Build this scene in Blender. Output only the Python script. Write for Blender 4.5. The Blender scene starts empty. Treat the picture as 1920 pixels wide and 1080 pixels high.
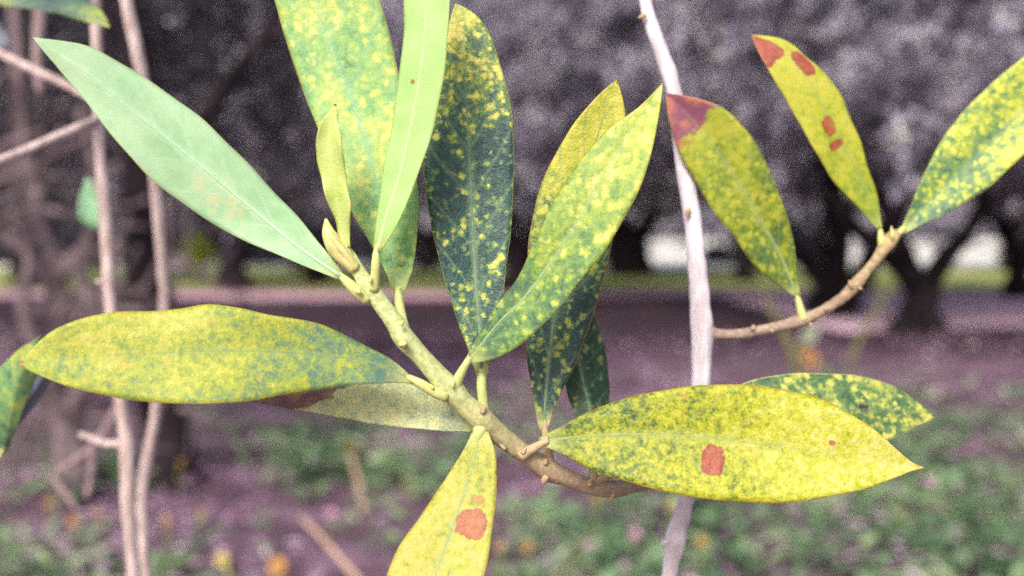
import bpy, bmesh, math, random
import numpy as np
from mathutils import Vector, Matrix, Euler, noise

random.seed(7)
sc = bpy.context.scene
COL = sc.collection
R = math.radians

# ------------------------------------------------------------------ camera
FPX = 1844.0                       # focal length in pixels of the 1920 px wide photograph
CAM_H = 1.0
PITCH = math.atan((540 - 447) / FPX)
cd = bpy.data.cameras.new('camera')
cam = bpy.data.objects.new('camera', cd)
COL.objects.link(cam)
cam.location = (0, 0, CAM_H)
cam.rotation_euler = (math.pi / 2 - PITCH, 0, 0)
cd.sensor_width = 36
cd.lens = FPX / 1920 * 36
cd.clip_start = 0.01
cd.clip_end = 3000
cd.dof.use_dof = True
cd.dof.focus_distance = 0.203
cd.dof.aperture_fstop = 9.5
cd.dof.aperture_blades = 0
sc.camera = cam
CM = Matrix.Translation((0, 0, CAM_H)) @ Euler((math.pi / 2 - PITCH, 0, 0)).to_matrix().to_4x4()

# ------------------------------------------------------------------ world, sun, exposure
SUN_EL, SUN_AZ = R(40), R(200)      # azimuth measured clockwise from +Y (the view direction)
w = bpy.data.worlds.new('World')
sc.world = w
w.use_nodes = True
nt = w.node_tree
sky = nt.nodes.new('ShaderNodeTexSky')
sky.sky_type = 'NISHITA'
sky.sun_disc = False
sky.sun_elevation = SUN_EL
sky.sun_rotation = SUN_AZ
sky.dust_density = 5.0
sky.air_density = 0.8
sky.ozone_density = 0.5
bg = nt.nodes['Background']
bg.inputs['Strength'].default_value = 0.11
nt.links.new(sky.outputs[0], bg.inputs['Color'])
sl = bpy.data.lights.new('sun', 'SUN')
sl.energy = 1.5
sl.angle = R(18)
sl.color = (1.0, 0.95, 0.88)
sun = bpy.data.objects.new('sun', sl)
COL.objects.link(sun)
sd = Vector((math.sin(SUN_AZ) * math.cos(SUN_EL), math.cos(SUN_AZ) * math.cos(SUN_EL), math.sin(SUN_EL)))
sun.rotation_euler = sd.to_track_quat('Z', 'Y').to_euler()
vs = sc.view_settings
vs.view_transform = 'Standard'
vs.look = 'None'
vs.exposure = 0.8
vs.gamma = 1.0
vs.use_curve_mapping = False
sc.cycles.use_denoising = False
sc.cycles.max_bounces = 8
sc.cycles.transparent_max_bounces = 4


# ------------------------------------------------------------------ helpers
def at(px, py, d):
    """World point at a depth d (metres along the view axis) that the photograph shows at px, py."""
    return CM @ Vector(((px - 960) / FPX * d, -(py - 540) / FPX * d, -d))


def ground_at(px, py, z=0.0):
    a = CM.translation
    v = at(px, py, 1.0) - a
    t = (z - a.z) / v.z
    return a + v * t


def tag(o, label=None, cat=None, group=None, kind=None):
    for k, v in (('label', label), ('category', cat), ('group', group), ('kind', kind)):
        if v:
            o[k] = v
    return o


def empty(name, loc):
    o = bpy.data.objects.new(name, None)
    o.empty_display_size = 0.05
    COL.objects.link(o)
    o.location = loc
    return o


def wloc(o):
    p = Vector(o.location)
    while o.parent:
        o = o.parent
        p = p + Vector(o.location)
    return p


def mesh_obj(name, verts, faces, mat, parent=None, origin=None, smooth=True, uvs=None):
    """verts in world space; the object's origin is put at `origin`."""
    org = Vector(origin) if origin is not None else Vector((0, 0, 0))
    me = bpy.data.meshes.new(name)
    va = np.asarray(verts, dtype=float).reshape(-1, 3) - np.array(org)
    me.from_pydata(va.tolist(), [], faces)
    if smooth:
        me.polygons.foreach_set('use_smooth', [True] * len(me.polygons))
    if uvs is not None:
        ul = me.uv_layers.new(name='UVMap')
        li = np.empty(len(me.loops), dtype=np.int32)
        me.loops.foreach_get('vertex_index', li)
        ul.data.foreach_set('uv', np.asarray(uvs, dtype=np.float32)[li].ravel())
    me.materials.append(mat)
    me.update()
    o = bpy.data.objects.new(name, me)
    COL.objects.link(o)
    if parent is not None:
        o.parent = parent
        o.location = org - wloc(parent)
    else:
        o.location = org
    return o


def crom(pts, n):
    """n points, evenly spaced by length, of a smooth curve through pts (any dimension)."""
    P = np.asarray(pts, dtype=float)
    if len(P) == 2:
        t = np.linspace(0, 1, n)[:, None]
        return P[0] * (1 - t) + P[1] * t
    E = np.vstack([2 * P[0] - P[1], P, 2 * P[-1] - P[-2]])
    out = []
    for i in range(1, len(E) - 2):
        p0, p1, p2, p3 = E[i - 1], E[i], E[i + 1], E[i + 2]
        for t in np.linspace(0, 1, 12, endpoint=False):
            out.append(0.5 * (2 * p1 + (p2 - p0) * t + (2 * p0 - 5 * p1 + 4 * p2 - p3) * t * t
                              + (3 * p1 - p0 - 3 * p2 + p3) * t ** 3))
    out.append(E[-2])
    out = np.array(out)
    s = np.r_[0, np.cumsum(np.linalg.norm(np.diff(out[:, :2] if out.shape[1] > 2 and True else out, axis=0), axis=1) + 1e-9)]
    s /= s[-1]
    tt = np.linspace(0, 1, n)
    return np.stack([np.interp(tt, s, out[:, k]) for k in range(out.shape[1])], 1)


def tube_geo(P, rad, seg=10, rough=0.0, seed=0, cap=True, flat=None):
    """verts, faces, uvs of a tube along world points P with radii rad."""
    P = [Vector(p) for p in P]
    n = len(P)
    V, F, U = [], [], []
    up = None
    for i in range(n):
        t = (P[min(i + 1, n - 1)] - P[max(i - 1, 0)]).normalized()
        if up is None:
            up = Vector((0, 1, 0)) if abs(t.y) < 0.9 else Vector((1, 0, 0))
        a = (up - t * up.dot(t)).normalized()
        b = t.cross(a)
        up = a
        for k in range(seg):
            an = 2 * math.pi * k / seg
            r = rad[i]
            if rough:
                r *= 1 + rough * noise.noise(Vector((math.cos(an) * 1.3 + seed * 7.1, math.sin(an) * 1.3, i * 0.45)))
            V.append(P[i] + a * (math.cos(an) * r) + b * (math.sin(an) * r))
            U.append((i / (n - 1), k / seg))
    for i in range(n - 1):
        for k in range(seg):
            k2 = (k + 1) % seg
            F.append((i * seg + k, i * seg + k2, (i + 1) * seg + k2, (i + 1) * seg + k))
    if cap:
        F.append(tuple(range(seg - 1, -1, -1)))
        F.append(tuple(range((n - 1) * seg, n * seg)))
    return V, F, U


def merge(parts):
    V, F, U = [], [], []
    for v, f, u in parts:
        o = len(V)
        V += list(v)
        U += list(u)
        F += [tuple(i + o for i in q) for q in f]
    return V, F, U


def px_tube(spec, n, seg=12, rough=0.0, seed=0):
    """spec: list of (px, py, depth, width_px)."""
    C = crom(spec, n)
    P = [at(c[0], c[1], c[2]) for c in C]
    rad = [max(c[3], 0.5) * 0.5 / FPX * c[2] for c in C]
    return tube_geo(P, rad, seg, rough, seed)


# ------------------------------------------------------------------ materials
def new_mat(name):
    m = bpy.data.materials.new(name)
    m.use_nodes = True
    n = m.node_tree
    for x in list(n.nodes):
        n.nodes.remove(x)
    out = n.nodes.new('ShaderNodeOutputMaterial')
    return m, n, out


class NT:
    """small helper for node trees"""
    def __init__(self, n):
        self.n = n

    def node(self, t, **kw):
        x = self.n.nodes.new(t)
        for k, v in kw.items():
            setattr(x, k, v)
        return x

    def put(self, sock, v):
        if hasattr(v, 'is_output') or isinstance(v, bpy.types.NodeSocket):
            self.n.links.new(v, sock)
        else:
            if sock.type == 'RGBA' and len(v) == 3:
                v = (*v, 1)
            sock.default_value = v

    def math(self, op, a, b=0.0, c=None, clamp=False):
        x = self.node('ShaderNodeMath', operation=op, use_clamp=clamp)
        self.put(x.inputs[0], a)
        self.put(x.inputs[1], b)
        if c is not None:
            self.put(x.inputs[2], c)
        return x.outputs[0]

    def mix(self, f, a, b):
        x = self.node('ShaderNodeMix', data_type='RGBA')
        self.put(x.inputs[0], f)
        self.put(x.inputs[6], a)
        self.put(x.inputs[7], b)
        return x.outputs[2]

    def ramp(self, f, stops, interp='LINEAR'):
        x = self.node('ShaderNodeValToRGB')
        x.color_ramp.interpolation = interp
        e = x.color_ramp.elements
        while len(e) < len(stops):
            e.new(0.5)
        for i, (p, c) in enumerate(stops):
            e[i].position = p
            e[i].color = (c, c, c, 1) if isinstance(c, (int, float)) else (*c, 1)
        self.put(x.inputs[0], f)
        return x.outputs[0]

    def noise(self, vec, scale, detail=3, rough=0.55, dist=0.0):
        x = self.node('ShaderNodeTexNoise')
        self.put(x.inputs['Vector'], vec)
        x.inputs['Scale'].default_value = scale
        x.inputs['Detail'].default_value = detail
        x.inputs['Roughness'].default_value = rough
        x.inputs['Distortion'].default_value = dist
        return x.outputs[0]

    def step(self, v, lo, hi):
        x = self.node('ShaderNodeMapRange', interpolation_type='SMOOTHSTEP')
        self.put(x.inputs[0], v)
        x.inputs[1].default_value = lo
        x.inputs[2].default_value = hi
        return x.outputs[0]


def srgb(r, g, b):
    f = lambda c: c / 12.92 if c <= 0.04045 else ((c + 0.055) / 1.055) ** 2.4
    return tuple(f(x / 255) for x in (r, g, b))


BROWN = srgb(176, 92, 72)


def leaf_mat(name, stops, cov, amp=(0.5, 0.6, 0.35), spots=(), tip=None, speck=0.0, margin=srgb(170, 160, 90),
             seed=0.0, rough=0.5, transl=0.22, bump=0.4, flecks=None, orange=0.0, vein=None, scale=1.0, vgrad=0.0, blush=None, tip2=srgb(186, 116, 96), fine=2100, foot=srgb(186, 194, 122)):
    """stops: colour ramp from the healthy to the chlorotic tissue; cov: [(u, bias)] how far the yellowing has
    gone along the blade; spots: (u, v, ru, rv, colour) necrotic spots; tip: (u, slope_v, colour) dead tip."""
    m, n, out = new_mat(name)
    T = NT(n)
    tc = T.node('ShaderNodeTexCoord')
    mp = T.node('ShaderNodeMapping')
    mp.inputs['Location'].default_value = (seed * 0.37, seed * 0.91, seed * 0.53)
    n.links.new(tc.outputs['Object'], mp.inputs[0])
    P = mp.outputs[0]
    sep = T.node('ShaderNodeSeparateXYZ')
    n.links.new(tc.outputs['UV'], sep.inputs[0])
    u = sep.outputs[0]
    v = T.math('MULTIPLY_ADD', sep.outputs[1], 2.0, -1.0)
    n1 = T.noise(P, 120 * scale, 2)
    n2 = T.noise(P, 520 * scale, 3, 0.6)
    n3 = T.noise(P, fine, 2, 0.6)
    c = T.ramp(u, [(p, x) for p, x in cov])
    val = T.math('MULTIPLY_ADD', T.math('SUBTRACT', n1, 0.5), amp[0] * 2, c)
    val = T.math('MULTIPLY_ADD', T.math('SUBTRACT', n2, 0.5), amp[1] * 2, val)
    val = T.math('MULTIPLY_ADD', T.math('SUBTRACT', n3, 0.5), amp[2] * 2, val)
    if vgrad:
        val = T.math('MULTIPLY_ADD', v, vgrad, val)
    if speck:
        for sca, thr, gain in ((360, 0.5, 0.5), (640, 0.62, 0.42)):
            vo = T.node('ShaderNodeTexVoronoi', feature='F1')
            wob = T.node('ShaderNodeVectorMath', operation='MULTIPLY_ADD')
            nz = T.node('ShaderNodeTexNoise')
            n.links.new(P, nz.inputs['Vector'])
            nz.inputs['Scale'].default_value = 900
            n.links.new(nz.outputs['Color'], wob.inputs[0])
            wob.inputs[1].default_value = (0.0016,) * 3
            n.links.new(P, wob.inputs[2])
            n.links.new(wob.outputs[0], vo.inputs['Vector'])
            vo.inputs['Scale'].default_value = sca
            cs = T.node('ShaderNodeSeparateColor')
            n.links.new(vo.outputs['Color'], cs.inputs[0])
            pick = T.step(T.math('MULTIPLY_ADD', n1, 0.9, cs.outputs[0]), 1.05 - 0.4 * speck, 1.15 - 0.4 * speck)
            sp = T.math('MULTIPLY', T.step(vo.outputs['Distance'], thr, thr * 0.15), T.math('MULTIPLY', pick, T.math('MULTIPLY_ADD', cs.outputs[1], 0.6, 0.5)))
            val = T.math('MULTIPLY_ADD', sp, gain, val)
    col = T.ramp(val, stops)
    if orange:
        f = T.step(T.noise(P, 260, 3, 0.65), 0.6, 0.74)
        col = T.mix(T.math('MULTIPLY', f, orange), col, srgb(214, 168, 84))
    # faint side veins
    av = T.math('ABSOLUTE', v)
    if vein is not None:
        wv = T.node('ShaderNodeTexWave', wave_type='BANDS', bands_direction='X')
        cb = T.node('ShaderNodeCombineXYZ')
        n.links.new(T.math('MULTIPLY_ADD', av, -0.16, u), cb.inputs[0])
        n.links.new(cb.outputs[0], wv.inputs['Vector'])
        wv.inputs['Scale'].default_value = 2.3
        wv.inputs['Distortion'].default_value = 1.0
        vf = T.step(wv.outputs['Fac'], 0.93, 1.0)
        col = T.mix(T.math('MULTIPLY', vf, 0.3), col, vein)
    # tissue along the midrib stays greener / paler
    mid = T.math('MULTIPLY', T.step(av, 0.13, 0.02), T.step(u, 1.0, 0.3))
    if vein is not None:
        col = T.mix(T.math('MULTIPLY', mid, 0.45), col, vein)
    # dead tissue
    wob = T.math('SUBTRACT', T.noise(P, 420, 3, 0.6), 0.5)
    if tip is not None:
        tu, tv, tc_ = tip
        q = T.math('ADD', T.math('MULTIPLY_ADD', v, tv, u), T.math('MULTIPLY', wob, 0.12))
        f = T.step(q, tu, tu + 0.025)
        inner = T.mix(T.step(T.noise(P, 210, 2), 0.42, 0.62), tc_, tip2)
        col = T.mix(f, col, inner)
    for (su, sv, ru, rv, sc_) in spots:
        du = T.math('DIVIDE', T.math('SUBTRACT', u, su), ru)
        dv = T.math('DIVIDE', T.math('SUBTRACT', v, sv), rv)
        d = T.math('ADD', T.math('POWER', T.math('ABSOLUTE', du), 2.6), T.math('POWER', T.math('ABSOLUTE', dv), 2.6))
        d = T.math('MULTIPLY_ADD', wob, 2.2, d)
        f = T.step(d, 1.12, 0.85)
        rim = T.step(d, 0.35, 0.95)
        c2 = T.mix(T.math('MULTIPLY', rim, 0.6), sc_, tuple(x * 0.55 for x in sc_))
        c2 = T.mix(T.math('MULTIPLY', T.step(n2, 0.42, 0.62), 0.45), c2, srgb(196, 134, 98))
        c2 = T.mix(T.math('MULTIPLY', T.step(n3, 0.5, 0.7), 0.35), c2, tuple(x * 0.5 for x in sc_))
        col = T.mix(f, col, c2)
    if flecks:
        f = T.step(T.noise(P, flecks[0], 2, 0.5), flecks[1], flecks[1] + 0.04)
        col = T.mix(T.math('MULTIPLY', f, 0.85), col, flecks[2])
    if blush:
        du = T.math('DIVIDE', T.math('SUBTRACT', u, blush[0]), blush[2])
        dv = T.math('DIVIDE', T.math('SUBTRACT', v, blush[1]), blush[3])
        d = T.math('ADD', T.math('MULTIPLY', du, du), T.math('MULTIPLY', dv, dv))
        f = T.math('MULTIPLY', T.step(d, 1.3, 0.0), T.step(n2, 0.4, 0.62))
        col = T.mix(T.math('MULTIPLY', f, 0.7), col, blush[4])
    # the blade's foot takes the petiole's colour
    col = T.mix(T.math('MULTIPLY', T.step(T.math('MULTIPLY_ADD', wob, 0.04, u), 0.085, 0.0), 0.95), col, foot)
    # thin margin
    mg = T.step(T.math('ADD', av, T.math('MULTIPLY', wob, 0.05)), 0.955, 1.0)
    col = T.mix(T.math('MULTIPLY', mg, 0.75), col, margin)
    b = T.node('ShaderNodeBsdfPrincipled')
    n.links.new(col, b.inputs['Base Color'])
    n.links.new(T.math('MULTIPLY_ADD', n3, 0.25, rough - 0.12), b.inputs['Roughness'])
    b.inputs['Specular IOR Level'].default_value = 0.45
    bp = T.node('ShaderNodeBump')
    bp.inputs['Strength'].default_value = bump
    bp.inputs['Distance'].default_value = 0.0004
    hgt = T.math('ADD', T.math('MULTIPLY', n3, 0.6), T.math('MULTIPLY', n2, 0.9))
    n.links.new(hgt, bp.inputs['Height'])
    n.links.new(bp.outputs[0], b.inputs['Normal'])
    tr = T.node('ShaderNodeBsdfTranslucent')
    n.links.new(col, tr.inputs[0])
    ms = T.node('ShaderNodeMixShader')
    ms.inputs[0].default_value = transl
    n.links.new(b.outputs[0], ms.inputs[1])
    n.links.new(tr.outputs[0], ms.inputs[2])
    n.links.new(ms.outputs[0], out.inputs[0])
    return m


def simple_mat(name, c1, c2, scale, rough=0.7, bump=0.3, bdist=0.001, stretch=(1, 1, 1), grad=None, island=False,
               transl=0.0, spec=0.3, island_scale=2.2, detail=4, lo=0.35, hi=0.65):
    """two tones broken up by noise; grad: [(u, colour)] base colours along a tube; island: a tone per loose piece."""
    m, n, out = new_mat(name)
    T = NT(n)
    tc = T.node('ShaderNodeTexCoord')
    mp = T.node('ShaderNodeMapping')
    mp.inputs['Scale'].default_value = stretch
    n.links.new(tc.outputs['Object'], mp.inputs[0])
    nz = T.noise(mp.outputs[0], scale, detail, 0.6)
    f = T.step(nz, lo, hi)
    if island:
        g = T.node('ShaderNodeNewGeometry')
        f = g.outputs['Random Per Island']
        if isinstance(c1, list):
            f = T.math('ADD', T.math('MULTIPLY', f, 0.45), T.math('MULTIPLY', T.step(T.noise(tc.outputs['Object'], island_scale, 2), 0.36, 0.62), 0.6))
            col = T.ramp(f, c1)
        else:
            col = T.mix(f, c1, c2)
    else:
        col = T.mix(f, c1, c2)
    if grad:
        sep = T.node('ShaderNodeSeparateXYZ')
        n.links.new(tc.outputs['UV'], sep.inputs[0])
        gcol = T.ramp(sep.outputs[0], grad)
        mx = T.node('ShaderNodeMix', data_type='RGBA', blend_type='MULTIPLY')
        mx.inputs[0].default_value = 1.0
        n.links.new(gcol, mx.inputs[6])
        n.links.new(col, mx.inputs[7])
        col = mx.outputs[2]
    b = T.node('ShaderNodeBsdfPrincipled')
    n.links.new(col, b.inputs['Base Color'])
    b.inputs['Roughness'].default_value = rough
    b.inputs['Specular IOR Level'].default_value = spec
    if bump:
        bp = T.node('ShaderNodeBump')
        bp.inputs['Strength'].default_value = bump
        bp.inputs['Distance'].default_value = bdist
        n.links.new(nz, bp.inputs['Height'])
        n.links.new(bp.outputs[0], b.inputs['Normal'])
    sh = b.outputs[0]
    if transl:
        tr = T.node('ShaderNodeBsdfTranslucent')
        n.links.new(col, tr.inputs[0])
        ms = T.node('ShaderNodeMixShader')
        ms.inputs[0].default_value = transl
        n.links.new(sh, ms.inputs[1])
        n.links.new(tr.outputs[0], ms.inputs[2])
        sh = ms.outputs[0]
    n.links.new(sh, out.inputs[0])
    return m


# ------------------------------------------------------------------ the ground
def ground_mat():
    m, n, out = new_mat('bare_soil')
    T = NT(n)
    tc = T.node('ShaderNodeTexCoord')
    P = tc.outputs['Object']
    a = T.noise(P, 0.55, 4, 0.6)
    b_ = T.noise(P, 3.2, 5, 0.65)
    c_ = T.noise(P, 22, 4, 0.7)
    col = T.mix(T.step(b_, 0.35, 0.68), srgb(84, 66, 78), srgb(142, 114, 134))
    col = T.mix(T.math('MULTIPLY', T.step(c_, 0.5, 0.72), 0.55), col, srgb(168, 138, 152))
    col = T.mix(T.math('MULTIPLY', T.step(a, 0.5, 0.66), 0.5), col, srgb(96, 110, 84))
    # darker soil strip between the tree rows, with the crowns' shade painted in
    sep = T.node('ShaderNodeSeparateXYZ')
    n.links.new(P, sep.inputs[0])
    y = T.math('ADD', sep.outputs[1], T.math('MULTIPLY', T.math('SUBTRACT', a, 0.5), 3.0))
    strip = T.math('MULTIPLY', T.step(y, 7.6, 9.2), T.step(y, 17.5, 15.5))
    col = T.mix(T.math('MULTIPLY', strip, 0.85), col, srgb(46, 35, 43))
    b = T.node('ShaderNodeBsdfPrincipled')
    n.links.new(col, b.inputs['Base Color'])
    b.inputs['Roughness'].default_value = 0.95
    b.inputs['Specular IOR Level'].default_value = 0.1
    bp = T.node('ShaderNodeBump')
    bp.inputs['Strength'].default_value = 0.7
    bp.inputs['Distance'].default_value = 0.03
    n.links.new(T.math('ADD', b_, c_), bp.inputs['Height'])
    n.links.new(bp.outputs[0], b.inputs['Normal'])
    n.links.new(b.outputs[0], out.inputs[0])
    return m


def sheet(name, x0, x1, y0, y1, z, mat, wav=0.0, nseg=40, label=None):
    """a strip of ground with wandering edges"""
    V, F = [], []
    for i in range(nseg + 1):
        x = x0 + (x1 - x0) * i / nseg
        e0 = wav * noise.noise(Vector((x * 0.35, z * 900, 1.7)))
        e1 = wav * noise.noise(Vector((x * 0.35, z * 900, 8.2)))
        V += [(x, y0 + e0, z), (x, y1 + e1, z)]
    for i in range(nseg):
        F.append((2 * i, 2 * i + 2, 2 * i + 3, 2 * i + 1))
    o = mesh_obj(name, V, F, mat, smooth=False)
    tag(o, label, kind='structure')
    return o


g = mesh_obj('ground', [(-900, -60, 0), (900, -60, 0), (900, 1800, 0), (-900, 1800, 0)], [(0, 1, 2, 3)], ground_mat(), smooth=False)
tag(g, 'purplish brown soil and litter under the olive trees', kind='structure')
M_path = simple_mat('dusty_path', srgb(176, 140, 158), srgb(206, 172, 184), 1.6, 0.95, 0.5, 0.02, spec=0.1)
M_track = simple_mat('pale_pink_track', srgb(224, 186, 206), srgb(242, 212, 224), 1.6, 0.95, 0.5, 0.02, spec=0.1)
M_verge = simple_mat('short_grass', srgb(130, 146, 84), srgb(186, 190, 122), 1.2, 0.95, 0.6, 0.03, spec=0.1)
M_field = simple_mat('pale_field', srgb(226, 222, 208), srgb(246, 244, 236), 0.3, 0.95, 0.2, 0.02, spec=0.1)
sheet('dirt_path', -60, 60, 16.6, 18.6, 0.006, M_path, 1.0, 120, 'pinkish dusty dirt path crossing the grove')
sheet('dirt_path', 3.5, 40, 10.6, 16.2, 0.010, M_track, 1.4, 60, 'broad pale pink dirt track beside the dark forked olive tree')
sheet('grass_verge', -60, 60, 18.9, 32, 0.014, M_verge, 1.2, 120, 'strip of short yellowish green grass beyond the dirt path')
sheet('field', -700, 700, 32.5, 1500, 0.018, M_field, 1.5, 200, 'pale bright open field beyond the olive grove')

# ------------------------------------------------------------------ bark and foliage of the grove
M_bark = simple_mat('olive_bark', srgb(20, 17, 20), srgb(48, 41, 46), 9, 0.95, 0.8, 0.03, (1, 1, 0.25), spec=0.1)
M_bark_grey = simple_mat('grey_olive_bark', srgb(76, 65, 70), srgb(136, 120, 126), 14, 0.95, 0.8, 0.02, (1, 1, 0.2), spec=0.1)
CROWN_STOPS = [(0.0, srgb(30, 27, 33)), (0.34, srgb(72, 66, 80)), (0.64, srgb(144, 137, 160)), (0.9, srgb(220, 216, 234)), (1.0, srgb(206, 210, 198))]
M_crown = simple_mat('silver_olive_foliage', CROWN_STOPS, None, 3, 0.55, 0, island=True, transl=0.1, spec=0.35)
M_crown_dark = simple_mat('dark_olive_foliage', [(0.0, srgb(34, 31, 36)), (0.6, srgb(58, 54, 62)), (0.95, srgb(96, 90, 104)), (1, srgb(120, 122, 120))],
                          None, 3, 0.6, 0, island=True, transl=0.05, spec=0.3)


def leaf_cloud(centres, rng, per, spread, ll, lw, droop=0.6):
    """verts / faces of many small olive leaves (two faces, creased along the middle) round twig ends"""
    V, F = [], []
    for c in centres:
        ax = Vector((rng.gauss(0, 1), rng.gauss(0, 1), rng.gauss(-droop, 0.6))).normalized()
        for _ in range(per):
            s = rng.gauss(0, spread)
            p = Vector(c) + ax * (s * 1.5) + Vector((rng.gauss(0, spread), rng.gauss(0, spread), rng.gauss(0, spread))) * 0.55
            d = (ax * 0.7 + Vector((rng.gauss(0, 1), rng.gauss(0, 1), rng.gauss(0, 1))) * 0.75).normalized()
            q = d.cross(Vector((rng.gauss(0, 1), rng.gauss(0, 1), rng.gauss(0, 1)))).normalized()
            nn = d.cross(q)
            L = ll * rng.uniform(0.7, 1.3)
            W = lw * rng.uniform(0.7, 1.2)
            k = len(V)
            V += [p, p + d * (L * 0.45) + q * (W * 0.5) + nn * (W * 0.2), p + d * L, p + d * (L * 0.45) - q * (W * 0.5) + nn * (W * 0.2)]
            F += [(k, k + 1, k + 2), (k, k + 2, k + 3)]
    return V, F


def crown_mesh(seed, rx, ry, z0, z1, nclump, per, spread=0.16, ll=0.15, lw=0.04, skirt=0.35, mat=None):
    rng = random.Random(seed)
    cs = []
    zc, rz = (z0 + z1) / 2, (z1 - z0) / 2
    while len(cs) < nclump:
        a = rng.uniform(0, 2 * math.pi)
        r = rng.random() ** 0.36
        ct = rng.uniform(-1, 1)
        st = math.sqrt(1 - ct * ct)
        p = Vector((math.cos(a) * st * r * rx, math.sin(a) * st * r * ry, zc + ct * r * rz))
        if noise.noise(p * 0.9 + Vector((seed * 3.3, 0, 0))) < -0.22:       # gaps in the crown
            continue
        # drooping skirt
        hr = math.hypot(p.x / rx, p.y / ry)
        if hr > 0.55 and p.z < zc:
            p.z -= skirt * rng.random()
        cs.append(p)
    V, F = leaf_cloud(cs, rng, per, spread, ll, lw)
    me = bpy.data.meshes.new('crown')
    me.from_pydata(V, [], F)
    me.materials.append(mat)
    return me


CROWNS = [crown_mesh(11, 2.9, 2.7, 1.25, 5.0, 300, 95, mat=M_crown),
          crown_mesh(23, 3.1, 2.8, 1.3, 5.2, 310, 95, mat=M_crown),
          crown_mesh(37, 2.7, 2.9, 1.15, 4.8, 290, 95, mat=M_crown)]


def trunk_geo(base, w0, limbs, seed, split=(0.45, 0.9)):
    """gnarled short trunk that forks into leaning limbs; base in world space"""
    rng = random.Random(seed)
    base = Vector(base)
    parts = []
    sh = rng.uniform(*split)
    lean = Vector((rng.uniform(-0.1, 0.1), rng.uniform(-0.1, 0.1), 0))
    P = [base + Vector((0, 0, -0.15)), base + lean * 0.2 + Vector((0, 0, 0.08)), base + lean * 0.6 + Vector((0, 0, sh * 0.55)), base + lean + Vector((0, 0, sh))]
    C = crom([(*p, r) for p, r in zip(P, (w0 * 0.95, w0 * 0.78, w0 * 0.52, w0 * 0.55))], 14)
    parts.append(tube_geo([c[:3] for c in C], [c[3] for c in C], 12, 0.35, seed))
    for k in range(limbs):
        a = 2 * math.pi * k / limbs + rng.uniform(-0.5, 0.5)
        o = Vector((math.cos(a), math.sin(a), 0))
        q = P[-1] + Vector((0, 0, -0.12))
        L = [q, q + o * 0.32 + Vector((0, 0, 0.4)), q + o * 0.75 + Vector((rng.uniform(-.2, .2), 0, 1.0)), q + o * 1.25 + Vector((0, rng.uniform(-.3, .3), 1.9))]
        C = crom([(*p, r) for p, r in zip(L, (w0 * 0.36, w0 * 0.3, w0 * 0.22, w0 * 0.1))], 14)
        parts.append(tube_geo([c[:3] for c in C], [c[3] for c in C], 9, 0.3, seed + k))
        for j in range(2):
            b = Vector(C[7 + 3 * j][:3])
            o2 = Vector((rng.gauss(0, 1), rng.gauss(0, 1), 0.5)).normalized()
            parts.append(tube_geo([b, b + o2 * 0.5 + Vector((0, 0, 0.15)), b + o2 * 1.1 + Vector((0, 0, 0.2))], [w0 * 0.14, w0 * 0.09, w0 * 0.03], 6))
    return merge(parts)


def olive_tree(px, py, wpx, limbs, seed, label, crown=0, rot=0.0, scl=1.0, dz=0.0, off=(0, 0), split=(0.45, 0.9)):
    base = ground_at(px, py)
    root = empty('olive_tree', base)
    d = base.y
    w0 = wpx / FPX * d
    V, F, U = trunk_geo(base, w0, limbs, seed, split)
    mesh_obj('trunk', V, F, M_bark, root, base, uvs=U)
    c = bpy.data.objects.new('crown', CROWNS[crown])
    COL.objects.link(c)
    c.parent = root
    c.location = (off[0], off[1], dz)
    c.rotation_euler = (0, 0, rot)
    c.scale = (scl, scl, scl * (1.28 if d > 15 else 1.05))
    tag(root, label, 'tree', 'olive trees of the grove')
    return root


olive_tree(1722, 622, 62, 3, 5, 'dark olive tree with low forked trunk beside the pink dirt track', 0, 0.4, 1.0, 0.1, split=(0.42, 0.5))
olive_tree(1562, 592, 70, 4, 8, 'thick trunked olive tree with several dark stems behind the forked one', 1, 2.0, 1.05, 0.05, split=(0.25, 0.3))
olive_tree(1186, 517, 56, 2, 12, 'straight dark olive trunk behind the pale upright stem', 2, 1.0, 1.05, -0.1, split=(0.9, 1.1))
olive_tree(1398, 530, 30, 2, 15, 'slim dark olive trunk beyond the brown tipped leaf', 0, 3.0, 1.0, 0.1, split=(0.9, 1.2))
olive_tree(972, 545, 46, 3, 19, 'dark olive trunk seen between the two mottled leaves', 1, 4.1, 1.1, -0.1, split=(0.9, 1.1))
olive_tree(800, 508, 26, 2, 25, 'far thin olive trunk by the two pale light gaps', 0, 5.1, 1.1, 0.0, split=(0.9, 1.2))
olive_tree(596, 532, 34, 2, 29, 'olive trunk at the end of the short grass strip', 2, 0.2, 1.05, -0.15, split=(0.8, 1.1))
olive_tree(442, 545, 44, 3, 31, 'dark olive trunk standing before the short grass strip', 0, 2.2, 1.05, -0.1, split=(0.8, 1.0))
olive_tree(1908, 560, 40, 3, 35, 'olive tree on the far side of the pink dirt track', 2, 2.9, 1.0, 0.1, split=(0.6, 0.9))
olive_tree(60, 540, 46, 3, 41, 'olive tree behind the grey trunk with bare twigs', 1, 1.2, 1.1, -0.1, split=(0.7, 0.9))
olive_tree(2090, 600, 50, 3, 45, 'olive tree past the broad track, its crown reaching over', 1, 0.9, 1.1, 0.1)
olive_tree(1080, 574, 30, 3, 49, 'olive tree with slender trunk hidden by the mottled leaves', 2, 3.3, 1.0, 0.25, split=(0.8, 1.0))

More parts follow.
